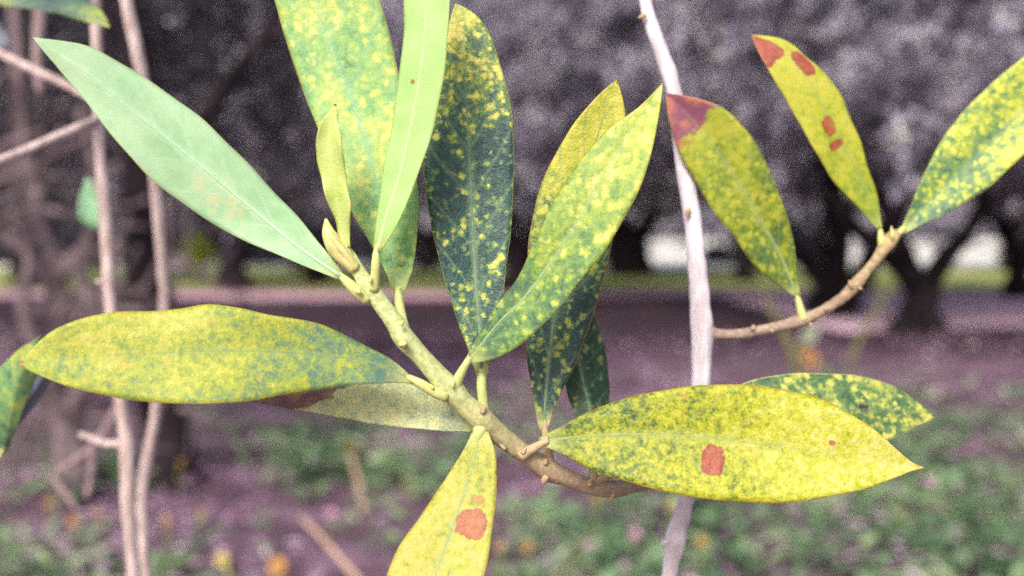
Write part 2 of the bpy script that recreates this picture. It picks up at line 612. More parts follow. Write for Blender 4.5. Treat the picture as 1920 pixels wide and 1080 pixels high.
# second and third rows, seen only as crowns and a few dark trunks
for k, (x, y, cr, lab) in enumerate([
        (-13.5, 27, 0, 'far row olive tree beyond the dark left hand stems'),
        (-6.2, 29, 1, 'far row olive tree behind the yellow green shrub'),
        (-1.6, 31, 2, 'far row olive tree behind the mottled upright leaf'),
        (3.2, 30, 0, 'far row olive tree behind the pale upright stem'),
        (8.2, 33, 1, 'far row olive tree behind the thick trunked olive'),
        (15.2, 30, 2, 'far row olive tree at the end of the dirt track')]):
    b = Vector((x, y, 0))
    root = empty('olive_tree', b)
    V, F, U = trunk_geo(b, 0.42, 3, 60 + k, (0.9, 1.2))
    mesh_obj('trunk', V, F, M_bark, root, b, uvs=U)
    c = bpy.data.objects.new('crown', CROWNS[cr])
    COL.objects.link(c)
    c.parent = root
    c.rotation_euler = (0, 0, k * 1.3)
    c.scale = (1.25, 1.25, 2.0)
    c.location = (0, 0, -0.2)
    tag(root, lab.replace(' left hand', ''), 'tree', 'far row of olive trees')

# far wooded skyline beyond the field
rng = random.Random(3)
cs = []
for i in range(1500):
    x = rng.uniform(-80, 80)
    if 30 < x / 74 * 42 + 0 < 38.5:
        continue
    hgt = 5.5 + 3.5 * noise.noise(Vector((x * 0.09, 3.1, 0)))
    cs.append(Vector((x, 74 + rng.uniform(-3, 3), max(0.2, rng.random() ** 0.8 * hgt + 1.2))))
V, F = leaf_cloud(cs, rng, 22, 0.8, 0.9, 0.4)
o = mesh_obj('treeline', V, F, M_crown, smooth=False)
tag(o, 'far grey treeline across the pale field', kind='stuff')

# ------------------------------------------------------------------ the near olive tree with grey trunks
base = ground_at(190, 905)
root = empty('olive_tree', base)
tag(root, 'old olive tree with grey stems and bare twigs beside the two upright stems', 'tree')


def stem_px(name, specs, mat, parent, org, n=26, seg=10, rough=0.25):
    V, F, U = merge([px_tube(s, n, seg, rough, i) for i, s in enumerate(specs)])
    return mesh_obj(name, V, F, mat, parent, org, uvs=U)


D = base.y
stem_px('trunk', [
    [(330, 930, D, 130), (318, 840, D, 96), (292, 700, D, 84), (272, 560, D, 80), (262, 400, D, 74), (276, 220, D, 64), (250, 60, D, 56), (215, -120, D, 46), (190, -400, D, 30)],
    [(262, 400, D, 50), (330, 280, D + .1, 40), (420, 170, D + .2, 34), (500, 60, D + .3, 28), (560, -60, D + .4, 20), (640, -260, D + .5, 10)],
], M_bark, root, base)
stem_px('trunk', [
    [(150, 925, D - .2, 96), (128, 830, D - .2, 60), (98, 720, D - .2, 48), (118, 600, D - .2, 42), (100, 510, D - .2, 38), (70, 400, D - .2, 30), (40, 200, D - .2, 24), (20, -100, D - .2, 18)],
    [(108, 540, D - .2, 36), (60, 478, D - .25, 28), (0, 440, D - .3, 26), (-80, 400, D - .4, 20)],
    [(122, 780, D - .3, 40), (176, 700, D - .3, 34), (184, 600, D - .3, 30), (150, 500, D - .3, 28), (186, 380, D - .3, 20), (150, 200, D - .3, 14)],
    [(110, 690, D - .3, 34), (62, 640, D - .3, 24), (44, 560, D - .3, 22), (54, 470, D - .3, 16), (20, 330, D - .3, 12)],
    [(104, 520, D - .2, 40), (150, 480, D - .2, 28), (190, 500, D - .2, 22), (230, 560, D - .1, 16)],
], M_bark_grey, root, base)
twg = []
rng = random.Random(12)
for i in range(70):
    x0, y0 = rng.uniform(-60, 340), rng.uniform(120, 800)
    a = rng.uniform(0, math.pi)
    L = rng.uniform(80, 260)
    dd = D + rng.uniform(-1.8, 0.3)
    sp = [(x0, y0, dd, rng.uniform(8, 18)), (x0 + math.cos(a) * L * .5 + rng.gauss(0, 14), y0 + math.sin(a) * L * .5, dd + .05, 8),
          (x0 + math.cos(a) * L + rng.gauss(0, 22), y0 + math.sin(a) * L + rng.gauss(0, 22), dd + .1, 4)]
    twg.append(px_tube(sp, 10, 6, 0.1, i))
V, F, U = merge(twg)
o = mesh_obj('twigs', V, F, M_bark_grey, root, base)
o['kind'] = 'stuff'
# its dark crown hanging over the top of the view
rng = random.Random(8)
cs = []
for i in range(620):
    px = rng.uniform(-260, 620)
    py = rng.uniform(-420, 430) if rng.random() < 0.7 else rng.uniform(-420, 60)
    dd = D + rng.uniform(0.1, 1.9)
    if py > 330 and px > 150 and rng.random() < 0.8:
        continue
    cs.append(at(px, py, dd))
V, F = leaf_cloud(cs, rng, 55, 0.10, 0.075, 0.02)
mesh_obj('crown', V, F, M_crown_dark, root, base, smooth=False)

# yellow green shrub far off
b = ground_at(380, 500)
root = empty('shrub', b)
rng = random.Random(4)
cs = [b + Vector((rng.gauss(0, .3), rng.gauss(0, .3), rng.uniform(.2, 1.1))) for _ in range(70)]
V, F = leaf_cloud(cs, rng, 40, 0.12, 0.13, 0.05)
mesh_obj('foliage', V, F, simple_mat('lime_foliage', srgb(150, 168, 40), srgb(196, 200, 80), 4, 0.6, 0, island=True, transl=0.3), root, b, smooth=False)
V, F, U = tube_geo([b, b + Vector((.03, 0, .4)), b + Vector((0, .02, .8))], [.03, .02, .01], 6)
mesh_obj('stem', V, F, M_bark, root, b)
tag(root, 'small yellow green shrub lit in the gap between dark trunks', 'shrub')

# dark bushes along the far edge of the grove, with open gaps between them
M_bush = simple_mat('dark_bush_foliage', [(0.0, srgb(40, 38, 46)), (0.6, srgb(74, 72, 84)), (1, srgb(116, 112, 128))], None, 3, 0.7, 0, island=True, spec=0.2)
BUSH = []
for sd_ in (1, 2):
    rng = random.Random(sd_)
    cs = []
    for _ in range(150):
        a, r = rng.uniform(0, 6.28), rng.random() ** .5
        cs.append(Vector((math.cos(a) * r * 1.1, math.sin(a) * r * .9, .1 + rng.random() * 2.0 * (1.1 - r * .6))))
    V, F = leaf_cloud(cs, rng, 50, .14, .2, .07)
    me = bpy.data.meshes.new('foliage')
    me.from_pydata(V, [], F)
    me.materials.append(M_bush)
    BUSH.append(me)
for k, px in enumerate([-20, 70, 170, 270, 350, 480, 570, 660, 740, 850, 985, 1060, 1140, 1440, 1520, 1935, 1345]):
    b = at(px, 540, 37 + (k * 7 % 5))
    b.z = 0
    root = empty('bush', b)
    f = bpy.data.objects.new('foliage', BUSH[k % 2])
    COL.objects.link(f)
    f.parent = root
    f.rotation_euler = (0, 0, k * 1.7)
    f.scale = (1, 1, .8 + .1 * (k * 3 % 5)) if px != 1345 else (.6, .6, .4)
    V, F, U = tube_geo([b, b + Vector((.05, 0, .5)), b + Vector((-.04, .02, 1.1))], [.06, .04, .015], 6)
    mesh_obj('stem', V, F, M_bark, root, b)
    tag(root, 'low dark bush in the bright gap beside the pale stem' if px == 1345 else 'tall dark bush at the far edge of the grove beyond the short grass', 'bush',
        'low bushes in the gap' if px == 1345 else 'bushes along the far edge of the grove')

# ------------------------------------------------------------------ weeds and litter
M_weed = simple_mat('weed_leaves', [(0, srgb(64, 90, 62)), (0.35, srgb(104, 138, 100)), (0.7, srgb(138, 168, 126)), (0.9, srgb(168, 188, 140)), (1, srgb(186, 162, 180))],
                    None, 5, 0.6, 0, island=True, transl=0.2, island_scale=3.0)
M_litter = simple_mat('dry_litter', [(0, srgb(64, 48, 60)), (0.45, srgb(136, 108, 130)), (0.8, srgb(184, 152, 178)), (1, srgb(214, 196, 208))],
                      None, 5, 0.9, 0, island=True, spec=0.1)


def weeds():
    rng = random.Random(21)
    V, F = [], []
    n = 0
    while n < 5200:
        y = 1.7 + 6.5 * rng.random() ** 1.25
        x = rng.uniform(-0.62, 0.62) * (y + 0.7)
        dens = 0.42 + 1.15 * noise.noise(Vector((x * 1.6, y * 1.6, 4.2))) + 0.45 * noise.noise(Vector((x * 5, y * 5, 1.2)))
        dens -= max(0, (y - 4.4)) * 0.30 - (0.35 if x > 1.2 and y < 6.3 else 0)
        if x < -0.25 * y and y > 2.9:
            dens -= 0.35
        n += 1
        if rng.random() > dens:
            continue
        hgt = rng.uniform(0.04, 0.16)
        for j in range(rng.randint(6, 10)):
            a = rng.uniform(0, 2 * math.pi)
            o = Vector((math.cos(a), math.sin(a), 0))
            p = Vector((x, y, hgt * rng.uniform(0.15, 1))) + o * rng.uniform(0, 0.05)
            d = (o + Vector((0, 0, rng.uniform(-0.2, 0.8)))).normalized()
            q = d.cross(Vector((0, 0, 1))).normalized()
            up = q.cross(d)
            L, W = rng.uniform(0.04, 0.085), rng.uniform(0.022, 0.042)
            k = len(V)
            V += [p, p + d * L * .35 + q * W * .5 + up * .004, p + d * L * .75 + q * W * .38, p + d * L - up * .008,
                  p + d * L * .75 - q * W * .38, p + d * L * .35 - q * W * .5 + up * .004]
            F += [(k, k + 1, k + 2, k + 3), (k, k + 3, k + 4, k + 5)]
    return V, F


V, F = weeds()
o = mesh_obj('ground_cover', V, F, M_weed, smooth=False)
tag(o, 'low green broadleaf weeds covering the soil', kind='stuff')
rng = random.Random(5)
V, F = [], []
for i in range(15000):
    y = 1.7 + 8.5 * rng.random() ** 1.1
    x = rng.uniform(-0.62, 0.62) * (y + 0.7)
    if noise.noise(Vector((x * 0.9, y * 0.9, 9.2))) < -0.25:
        continue
    a = rng.uniform(0, 2 * math.pi)
    d = Vector((math.cos(a), math.sin(a), rng.uniform(-.25, .35))).normalized()
    q = d.cross(Vector((rng.gauss(0, .3), rng.gauss(0, .3), 1))).normalized()
    p = Vector((x, y, rng.uniform(0.012, 0.09)))
    L, W = rng.uniform(0.03, 0.07), rng.uniform(0.012, 0.03)
    k = len(V)
    V += [p, p + d * L * .5 + q * W * .5 + Vector((0, 0, .006)), p + d * L, p + d * L * .5 - q * W * .5 + Vector((0, 0, .006))]
    F += [(k, k + 1, k + 2), (k, k + 2, k + 3)]
o = mesh_obj('leaf_litter', V, F, M_litter, smooth=False)
tag(o, 'dry mauve leaf litter scattered on the soil', kind='stuff')

# small flowers standing in the weeds
M_fstem = simple_mat('flower_stem', srgb(110, 128, 70), srgb(150, 160, 90), 60, 0.7, 0)
M_petal = simple_mat('orange_petal', srgb(190, 136, 70), srgb(202, 160, 98), 60, 0.6, 0, transl=0.2)
M_petal_y = simple_mat('yellow_petal', srgb(206, 184, 92), srgb(220, 200, 120), 60, 0.6, 0, transl=0.2)
M_petal_p = simple_mat('mauve_petal', srgb(206, 150, 190), srgb(222, 176, 206), 60, 0.6, 0, transl=0.2)
M_eye = simple_mat('flower_eye', srgb(70, 60, 24), srgb(110, 80, 30), 200, 0.8, 0)


def flower_geo(c, r, npet, tilt, rng):
    c = Vector(c)
    ax = Vector((rng.gauss(0, .2), -math.sin(tilt), math.cos(tilt))).normalized()
    a = ax.orthogonal().normalized()
    b = ax.cross(a)
    V, F = [], []
    for k in range(npet):
        an = 2 * math.pi * k / npet + rng.uniform(-.1, .1)
        d = a * math.cos(an) + b * math.sin(an)
        q = ax.cross(d)
        w_ = r * math.pi / npet * 0.95
        i = len(V)
        V += [c + d * r * .15, c + d * r * .6 + q * w_ + ax * r * .15, c + d * r, c + d * r * .6 - q * w_ + ax * r * .15]
        F += [(i, i + 1, i + 2), (i, i + 2, i + 3)]
    return V, F, ax


def flower(px, py, hh, r, label, mat=M_petal, dist=None, npet=8, tilt=0.5, seed=0, group='small flowers among the weeds', lean=(0, 0)):
    rng = random.Random(seed)
    c = at(px, py, dist) if dist else ground_at(px, py, hh)
    b = Vector((c.x + lean[0], c.y + lean[1], 0))
    root = empty('wild_flower', b)
    mid = (b + c) / 2 + Vector((rng.gauss(0, .01), 0, 0))
    V, F, U = tube_geo([Vector(x) for x in crom([b, mid, c], 8)], [0.0028] * 8, 6)
    mesh_obj('stem', V, F, M_fstem, root, b)
    V, F, ax = flower_geo(c, r, npet, tilt, rng)
    mesh_obj('petals', V, F, mat, root, b, smooth=False)
    P = [c - ax * r * .12, c + ax * r * .05, c + ax * r * .2, c + ax * r * .26]
    V, F, U = tube_geo(P, [r * .14, r * .3, r * .24, r * .03], 8)
    mesh_obj('flower_eye', V, F, M_eye, root, b)
    tag(root, label, 'flower', group)
    return root


OR = 'small orange wildflower rising from the green weeds'
for i, (px, py, hh, r) in enumerate([(312, 977, .2, .022), (138, 977, .18, .028), (182, 962, .16, .02), (91, 942, .16, .024), (377, 962, .15, .018), (339, 868, .12, .02),
                                     (988, 1025, .2, .024), (937, 1025, .18, .022), (1118, 937, .17, .026), (1259, 948, .17, .024), (1317, 1015, .18, .026),
                                     (760, 905, .12, .016), (1690, 960, .12, .015)]):
    flower(px, py, hh, r * .58, OR, M_petal, seed=i, tilt=0.9)
for i, (px, py) in enumerate([(1190, 1001), (860, 985), (1745, 905), (620, 962)]):
    flower(px, py, .14, .018, 'pale mauve wildflower low among the weeds', M_petal_p, seed=30 + i, tilt=0.7, group='mauve flowers among the weeds')
flower(416, 1049, .7, .010, 'yellow flower bud on a leaning green stalk under the spotted yellow leaf', M_petal_y, dist=1.25, npet=7, tilt=1.2, seed=51, group=None, lean=(0.25, 0.02))
flower(520, 1062, .7, .016, 'open orange flower with dark eye and ragged petals', M_petal, dist=1.5, npet=4, tilt=1.0, seed=53, group=None, lean=(0.1, 0.05))

# tall weed stalks in the middle distance
M_stalk = simple_mat('green_stalk', srgb(92, 94, 54), srgb(118, 118, 74), 60, 0.7, 0)
M_dry = simple_mat('dry_stalk', srgb(170, 140, 120), srgb(196, 168, 150), 60, 0.8, 0)
M_weedleaf = simple_mat('grey_weed_leaf', srgb(150, 160, 140), srgb(176, 182, 168), 60, 0.7, 0, transl=0.2)


def stalk_weed(name, specs, label, mat, head=None, leaf_=None, head_mat=None):
    e = specs[0][0]
    p0 = at(e[0], e[1], e[2])
    b = Vector((p0.x, p0.y, 0))
    root = empty(name, b)
    full = [list(s) for s in specs]
    V, F, U = merge([px_tube(s, 12, 7) for s in full] + [tube_geo([b, (b + p0) / 2 + Vector((.006, 0, 0)), p0 + Vector((0, 0, .005))], [.004, .0035, .003], 7)])
    mesh_obj('stem', V, F, mat, root, b)
    if head:
        c = at(*head[:3])
        r = head[3] / FPX * head[2]
        rg = random.Random(2)
        V, F, ax = flower_geo(c, r, 7, 1.0, rg)
        mesh_obj('petals', V, F, head_mat or M_petal, root, b, smooth=False)
        V, F, U = tube_geo([c - ax * r * .4, c, c + ax * r * .3], [r * .2, r * .45, r * .1], 8)
        mesh_obj('flower_eye', V, F, M_eye, root, b)
    if leaf_:
        x0, y0, x1, y1, d, wd = leaf_
        C = crom([(x0, y0, d, 3), ((x0 + x1) / 2, (y0 + y1) / 2, d - .01, wd), (x1, y1, d, 2)], 9)
        V, F = [], []
        nx, ny = -(y1 - y0), (x1 - x0)
        ln = math.hypot(nx, ny)
        for c in C:
            for s in (-.5, 0, .5):
                V.append(at(c[0] + nx / ln * c[3] * s, c[1] + ny / ln * c[3] * s, c[2] + (0.004 if s == 0 else 0)))
        for i in range(8):
            for k in range(2):
                a = i * 3 + k
                F.append((a, a + 1, a + 4, a + 3))
        mesh_obj('leaf', V, F, M_weedleaf, root, b)
    tag(root, label, 'weed')
    return root


stalk_weed('tall_weed', [[(1492, 705, 4.6, 15), (1488, 670, 4.6, 14), (1462, 610, 4.62, 11), (1430, 555, 4.64, 8)], [(1488, 672, 4.6, 10), (1506, 640, 4.6, 8), (1524, 618, 4.6, 6)],
                         [(1490, 700, 4.6, 8), (1505, 690, 4.6, 7), (1519, 675, 4.6, 6)]],
           'forked green weed stalk with an orange flower behind the curved twig', M_stalk, (1519, 672, 4.6, 22), (1500, 645, 1535, 612, 4.6, 30))
stalk_weed('tall_weed', [[(1590, 690, 4.9, 11), (1610, 640, 4.9, 10), (1645, 580, 4.92, 8), (1672, 530, 4.94, 6)]], 'bare green weed stalk rising below the twig end', M_stalk)
stalk_weed('dry_weed', [[(684, 960, 3.4, 13), (672, 900, 3.4, 11), (656, 846, 3.4, 9)]], 'dry weed stalk with dark seed head in the weeds', M_dry, (655, 838, 3.4, 16), head_mat=M_eye)
stalk_weed('dry_weed', [[(676, 1090, 1.2, 13), (640, 1050, 1.22, 12), (600, 1005, 1.24, 10), (560, 965, 1.3, 7)]], 'long pale dry stalk leaning beside the orange flower', M_dry)
stalk_weed('dry_weed', [[(1040, 1100, 1.6, 10), (1076, 1040, 1.6, 9), (1120, 985, 1.6, 6)]], 'short dry stalk in the weeds below the branch', M_stalk)

# ------------------------------------------------------------------ the olive shoot in focus
GREEN_TWIG = [(0, srgb(176, 156, 140)), (0.35, srgb(190, 172, 142)), (0.5, srgb(194, 192, 140)), (0.62, srgb(202, 214, 150)), (1, srgb(210, 228, 160))]
WHITE_MUL = srgb(255, 255, 255)
M_sprig = simple_mat('young_olive_twig', srgb(222, 214, 214), WHITE_MUL, 900, 0.6, 0.35, 0.0004, (1, 1, 1), grad=GREEN_TWIG)
M_twig = simple_mat('brown_olive_twig', srgb(214, 206, 206), WHITE_MUL, 700, 0.75, 0.5, 0.0005, (1, 1, 1),
                    grad=[(0, srgb(178, 160, 150)), (0.6, srgb(172, 150, 128)), (1, srgb(192, 176, 128))])
M_pale = simple_mat('pale_olive_stem', srgb(206, 194, 202), srgb(240, 234, 242), 300, 0.8, 0.5, 0.0006, (1, 1, 0.3))
M_pale_tan = simple_mat('tan_olive_stem', srgb(170, 150, 146), srgb(214, 196, 194), 260, 0.8, 0.5, 0.0006, (1, 1, 0.3))
M_petiole = simple_mat('petiole', srgb(196, 204, 128), srgb(210, 216, 146), 700, 0.5, 0.2, 0.0003, transl=0.1)
M_pet_tan = simple_mat('tan_petiole', srgb(172, 152, 118), srgb(192, 172, 136), 700, 0.6, 0.3, 0.0003)
M_bud = simple_mat('bud_scales', srgb(204, 198, 122), srgb(222, 212, 150), 800, 0.6, 0.3, 0.0003)
M_bud_b = simple_mat('brown_bud_scales', srgb(166, 142, 112), srgb(190, 170, 132), 900, 0.7, 0.3, 0.0003)
M_rib_pale = simple_mat('pale_midrib', srgb(146, 170, 118), srgb(164, 184, 134), 600, 0.5, 0.1, 0.0002, transl=0.1)
M_rib_mint = simple_mat('mint_midrib', srgb(176, 218, 180), srgb(190, 228, 190), 600, 0.5, 0.1, 0.0002, transl=0.1)
M_rib_lime = simple_mat('lime_midrib', srgb(196, 230, 158), srgb(206, 234, 172), 600, 0.6, 0.1, 0.0002, transl=0.2)
M_rib_soft = simple_mat('soft_midrib', srgb(148, 194, 142), srgb(164, 204, 152), 600, 0.6, 0.1, 0.0002, transl=0.2)
M_rib_grey = simple_mat('grey_midrib', srgb(104, 134, 106), srgb(128, 154, 122), 600, 0.5, 0.1, 0.0002, transl=0.1)
M_rib_yel = simple_mat('yellow_midrib', srgb(146, 160, 88), srgb(162, 174, 104), 600, 0.5, 0.1, 0.0002, transl=0.1)

NU, NV = 52, 7


def leaf(root, label, L, M, Rr, dep, mat, rib=None, ribw=7.0, fold=0.0, dl=0.0, dr=0.0, wave=0.5, petiole=None, seed=0, petmat=None, thick=0.00035, ribend=0.92, sink=0.8):
    """One olive leaf: outline L / Rr and midrib M traced as points from base to tip, dep = depth along the midrib,
    fold = how far both halves rise from the midrib, dl / dr = depth of either edge relative to the midrib (m)."""
    cl, cm, cr = crom(L, NU), crom(M, NU), crom(Rr, NU)
    us = np.linspace(0, 1, NU)
    dd = crom([(i / (len(dep) - 1), x) for i, x in enumerate(dep)], 200)
    dep_u = np.interp(us, dd[:, 0], dd[:, 1])
    wl = np.linalg.norm(cl - cm, axis=1)
    wr = np.linalg.norm(cr - cm, axis=1)
    mx = max(wl.max(), wr.max())
    org = at(M[0][0], M[0][1], dep[0])
    rg = random.Random(seed * 13 + 5)
    ph = [rg.uniform(0, 6.28) for _ in range(6)]
    top, uv = [], []
    for i in range(NU):
        e = [0.6 * math.sin(us[i] * 23 + ph[0]) + 0.5 * math.sin(us[i] * 41 + ph[1]),
             0.6 * math.sin(us[i] * 27 + ph[2]) + 0.5 * math.sin(us[i] * 37 + ph[3])]
        taper = min(1, us[i] * 8, (1 - us[i]) * 8)
        for k in range(-NV, NV + 1):
            a = abs(k) / NV
            tgt, ofs, wd, ee = (cl[i], dl, wl[i], e[0]) if k < 0 else (cr[i], dr, wr[i], e[1])
            s = a ** 0.9
            dirv = (tgt - cm[i])
            ln = np.linalg.norm(dirv) + 1e-6
            p = cm[i] + dirv * s + dirv / ln * ee * taper * a
            rel = wd / mx
            d = dep_u[i] + (ofs * a + fold * (1 - (1 - a) ** 1.6)) * rel
            d += 0.001 * wave * a * a * taper * math.sin(us[i] * (11 + 3 * ph[4] / 6) + ph[4] + (1.3 if k > 0 else 0))
            top.append(at(p[0], p[1], d))
            uv.append((us[i], 0.5 + 0.5 * k / NV))
    W = 2 * NV + 1
    # the blade's thickness: a second skin behind the first, closed round the margin
    nrm = [Vector((0, 0, 0)) for _ in top]
    F = []
    for i in range(NU - 1):
        for k in range(W - 1):
            a = i * W + k
            q = (a, a + 1, a + W + 1, a + W)
            F.append(q)
            fn = (top[q[2]] - top[q[0]]).cross(top[q[3]] - top[q[1]])
            for x in q:
                nrm[x] += fn
    camp = CM.translation
    bot = []
    sgn = 1 if sum(nx.dot(camp - p) for nx, p in zip(nrm, top)) > 0 else -1
    for j, (p, nx) in enumerate(zip(top, nrm)):
        k = j % W - NV
        e = thick * (1 - 0.6 * abs(k) / NV)
        nn = nx.normalized() * sgn if nx.length > 0 else Vector((0, -1, 0))
        bot.append(p - nn * e)
    n0 = len(top)
    FB = [tuple(x + n0 for x in reversed(q)) for q in F]
    if sgn < 0:
        F = [tuple(reversed(q)) for q in F]
        FB = [tuple(reversed(q)) for q in FB]
    rim = [k for k in range(W)] + [i * W + W - 1 for i in range(1, NU)] + [(NU - 1) * W + k for k in range(W - 2, -1, -1)] + [i * W for i in range(NU - 2, 0, -1)]
    FR = []
    for a, b in zip(rim, rim[1:] + rim[:1]):
        q = (b, a, a + n0, b + n0)
        FR.append(q if sgn > 0 else tuple(reversed(q)))
    o = mesh_obj('leaf', top + bot, F + FB + FR, mat, root, org, uvs=uv + uv)
    o['label'] = label
    if rib:
        idx = [i for i in range(NU) if us[i] <= ribend]
        P, rad = [], []
        for i in idx:
            c = top[i * W + NV]
            nn = (nrm[i * W + NV].normalized() * sgn)
            r = ribw * 0.5 / FPX * dep_u[i] * (1 - 0.8 * us[i] / ribend)
            P.append(c - nn * r * sink)
            rad.append(max(r, 0.00006))
        V, FF, U = tube_geo(P, rad, 8)
        mesh_obj('midrib', V, FF, rib, o, org, uvs=U)
    if petiole:
        spec = [tuple(q) for q in petiole]
        if len(spec) > 3 and rib is not None or mat.name == 'leaf_purple_blotch':
            spec = spec[:-1]
        i1 = 3
        w1 = (np.linalg.norm(cl[0] - cr[0]) * 0.9)
        spec = [q for q in spec if math.hypot(q[0] - M[0][0], q[1] - M[0][1]) > 12]
        spec += [(M[0][0], M[0][1], dep[0] + 0.0005, w1 * 0.95), (cm[i1][0], cm[i1][1], dep_u[i1] + w1 * 0.5 / FPX * dep[0] * 1.2, w1 * 0.5)]
        V, FF, U = px_tube(spec, 16, 12, 0.05, seed)
        mesh_obj('petiole', V, FF, petmat or M_petiole, o, org, uvs=U)
    return o


def nub(root, px, py, d, w_, h_, ang, mat, name='bud', label=None):
    """a small pointed bud that sits on a twig"""
    a = R(ang)
    P, rad = [], []
    for t, r in ((-0.35, .75), (0, 1), (.35, .92), (.65, .62), (.88, .3), (1, .06)):
        P.append(at(px + math.cos(a) * h_ * t, py - math.sin(a) * h_ * t, d - 0.0006))
        rad.append(r * w_ * .42 / FPX * d)
    V, F, U = tube_geo(P, rad, 9, 0.12, int(px))
    o = mesh_obj(name, V, F, mat, root, P[0], uvs=U)
    return o


DS = 0.245                                   # depth of the pale upright stem
gp = at(1255, 1090, DS)
sbase = Vector((gp.x - 0.03, gp.y + 0.12, 0))
shoot = empty('olive_shoot', sbase)
tag(shoot, 'olive shoot with pale upright stem, curved twig and yellow mottled leaves', 'branch')
C = crom([(1150, -260, DS, 16), (1205, -20, DS, 22), (1222, 50, DS, 27), (1245, 110, DS, 28), (1265, 180, DS, 30), (1281, 300, DS, 31), (1297, 400, DS, 33), (1305, 480, DS, 34),
          (1312, 560, DS, 38), (1316, 620, DS, 42), (1315, 680, DS, 37), (1312, 760, DS, 34), (1303, 860, DS, 36), (1285, 940, DS, 31), (1272, 990, DS, 34), (1266, 1012, DS, 40),
          (1259, 1050, DS, 31), (1255, 1090, DS, 30)], 110)
P = [at(*c[:3]) for c in C]
rad = [c[3] * .5 / FPX * c[2] for c in C]
low = crom([P[-1], P[-1] * .5 + sbase * .5 + Vector((.01, -.02, 0)), sbase + Vector((0, 0, -.02))], 16)[1:]
P += [Vector(p) for p in low]
rad += list(np.linspace(rad[-1], 0.005, len(low)))
V, F, U = tube_geo(P, rad, 14, 0.16, 3)
mesh_obj('stem', V, F, M_pale, shoot, sbase, uvs=U)
nub(shoot, 1207, 30, DS - .002, 13, 12, 200, M_bud_b)
nub(shoot, 1291, 395, DS - .0025, 12, 14, 250, M_bud_b)
nub(shoot, 1249, 1016, DS - .001, 16, 12, 190, M_pale)

# the sprig
SP = [(1306, 858, .2445, 26), (1262, 890, .236, 22), (1215, 907, .229, 22), (1185, 912, .225, 25), (1150, 917, .221, 33), (1108, 912, .217, 32), (1060, 895, .213, 34), (1026, 880, .211, 42), (985, 851, .208, 35),
      (955, 830, .2065, 38), (925, 805, .2045, 40), (900, 783, .203, 47), (870, 757, .202, 41), (848, 733, .2012, 47), (815, 697, .2, 38), (785, 663, .199, 36), (757, 633, .198, 41), (742, 608, .1975, 36),
      (715, 570, .197, 33), (692, 538, .1965, 36), (676, 515, .196, 27), (660, 488, .196, 26), (648, 468, .196, 20)]
V, F, U = px_tube(SP, 120, 16, 0.05, 4)
mesh_obj('twig', V, F, M_sprig, shoot, at(*SP[0][:3]), uvs=U)
# the curved twig
TW = [(1318, 606, .2455, 30), (1330, 622, .2455, 27), (1352, 627, .2455, 20), (1390, 626, .2455, 20), (1430, 619, .2465, 20), (1470, 610, .247, 21), (1505, 600, .2475, 25), (1540, 584, .248, 20), (1580, 558, .2485, 21),
      (1606, 532, .249, 24), (1630, 502, .2495, 18), (1648, 480, .25, 20), (1660, 462, .25, 27), (1672, 447, .25, 27), (1684, 436, .25, 17)]
V, F, U = px_tube(TW, 90, 14, 0.1, 6)
o = mesh_obj('twig', V, F, M_twig, shoot, at(*TW[0][:3]), uvs=U)
nub(shoot, 1673, 442, .2485, 9, 19, 95, M_bud)
nub(shoot, 1412, 616, .2445, 11, 8, 80, M_bud_b)
nub(shoot, 1447, 620, .2445, 8, 6, 300, M_bud_b)
nub(shoot, 1596, 536, .2475, 10, 12, 110, M_bud_b)
nub(shoot, 1612, 540, .2475, 8, 7, 330, M_bud_b)
nub(shoot, 1548, 580, .2465, 7, 5, 40, M_bud_b)
nub(shoot, 1520, 608, .246, 7, 8, 280, M_bud_b)

# buds on the sprig
b1 = px_tube([(668, 505, .195, 22), (650, 487, .1948, 30), (632, 466, .1945, 34), (619, 444, .194, 30), (614, 425, .1938, 17), (611, 410, .1936, 4)], 18, 12, 0.14, 9)
b2 = px_tube([(668, 505, .1945, 12), (654, 484, .1938, 15), (636, 462, .193, 14), (622, 443, .1925, 8), (617, 432, .1925, 2)], 14, 9, 0.1, 10)
V, F, U = merge([b1, b2])
tag(mesh_obj('bud', V, F, M_bud, shoot, at(668, 505, .195), uvs=U), 'opening terminal bud with reddish tip')
for (px, py, d, a, b, an, mt) in [(694, 527, .194, 8, 10, 80, M_bud), (673, 547, .1945, 12, 12, 160, M_bud), (849, 722, .1985, 9, 14, 85, M_bud), (811, 727, .1985, 8, 8, 120, M_bud),
                                  (905, 771, .201, 14, 13, 70, M_bud_b), (752, 608, .195, 9, 9, 60, M_bud), (1023, 896, .2085, 17, 15, 240, M_bud_b), (1148, 930, .2195, 12, 17, 235, M_bud_b),
                                  (981, 848, .205, 12, 11, 60, M_bud_b), (1105, 907, .214, 13, 11, 70, M_bud_b), (1022, 868, .2085, 12, 10, 80, M_bud_b),
                                  (1224, 916, .227, 10, 9, 250, M_bud_b), (945, 840, .2045, 10, 12, 140, M_pet_tan)]:
    nub(shoot, px, py, d, a, b, an, mt)
# round leaf scar
sc_o = nub(shoot, 756, 646, .1953, 22, 9, 100, M_bud, 'leaf_scar')
c = at(758, 648, .1945)
V, F, U = tube_geo([at(757, 648, .1955), at(757, 648, .1945), at(757, 648, .1942)], [.0008, .0007, .0001], 10)
mesh_obj('scar_centre', V, F, M_bud_b, sc_o, c)

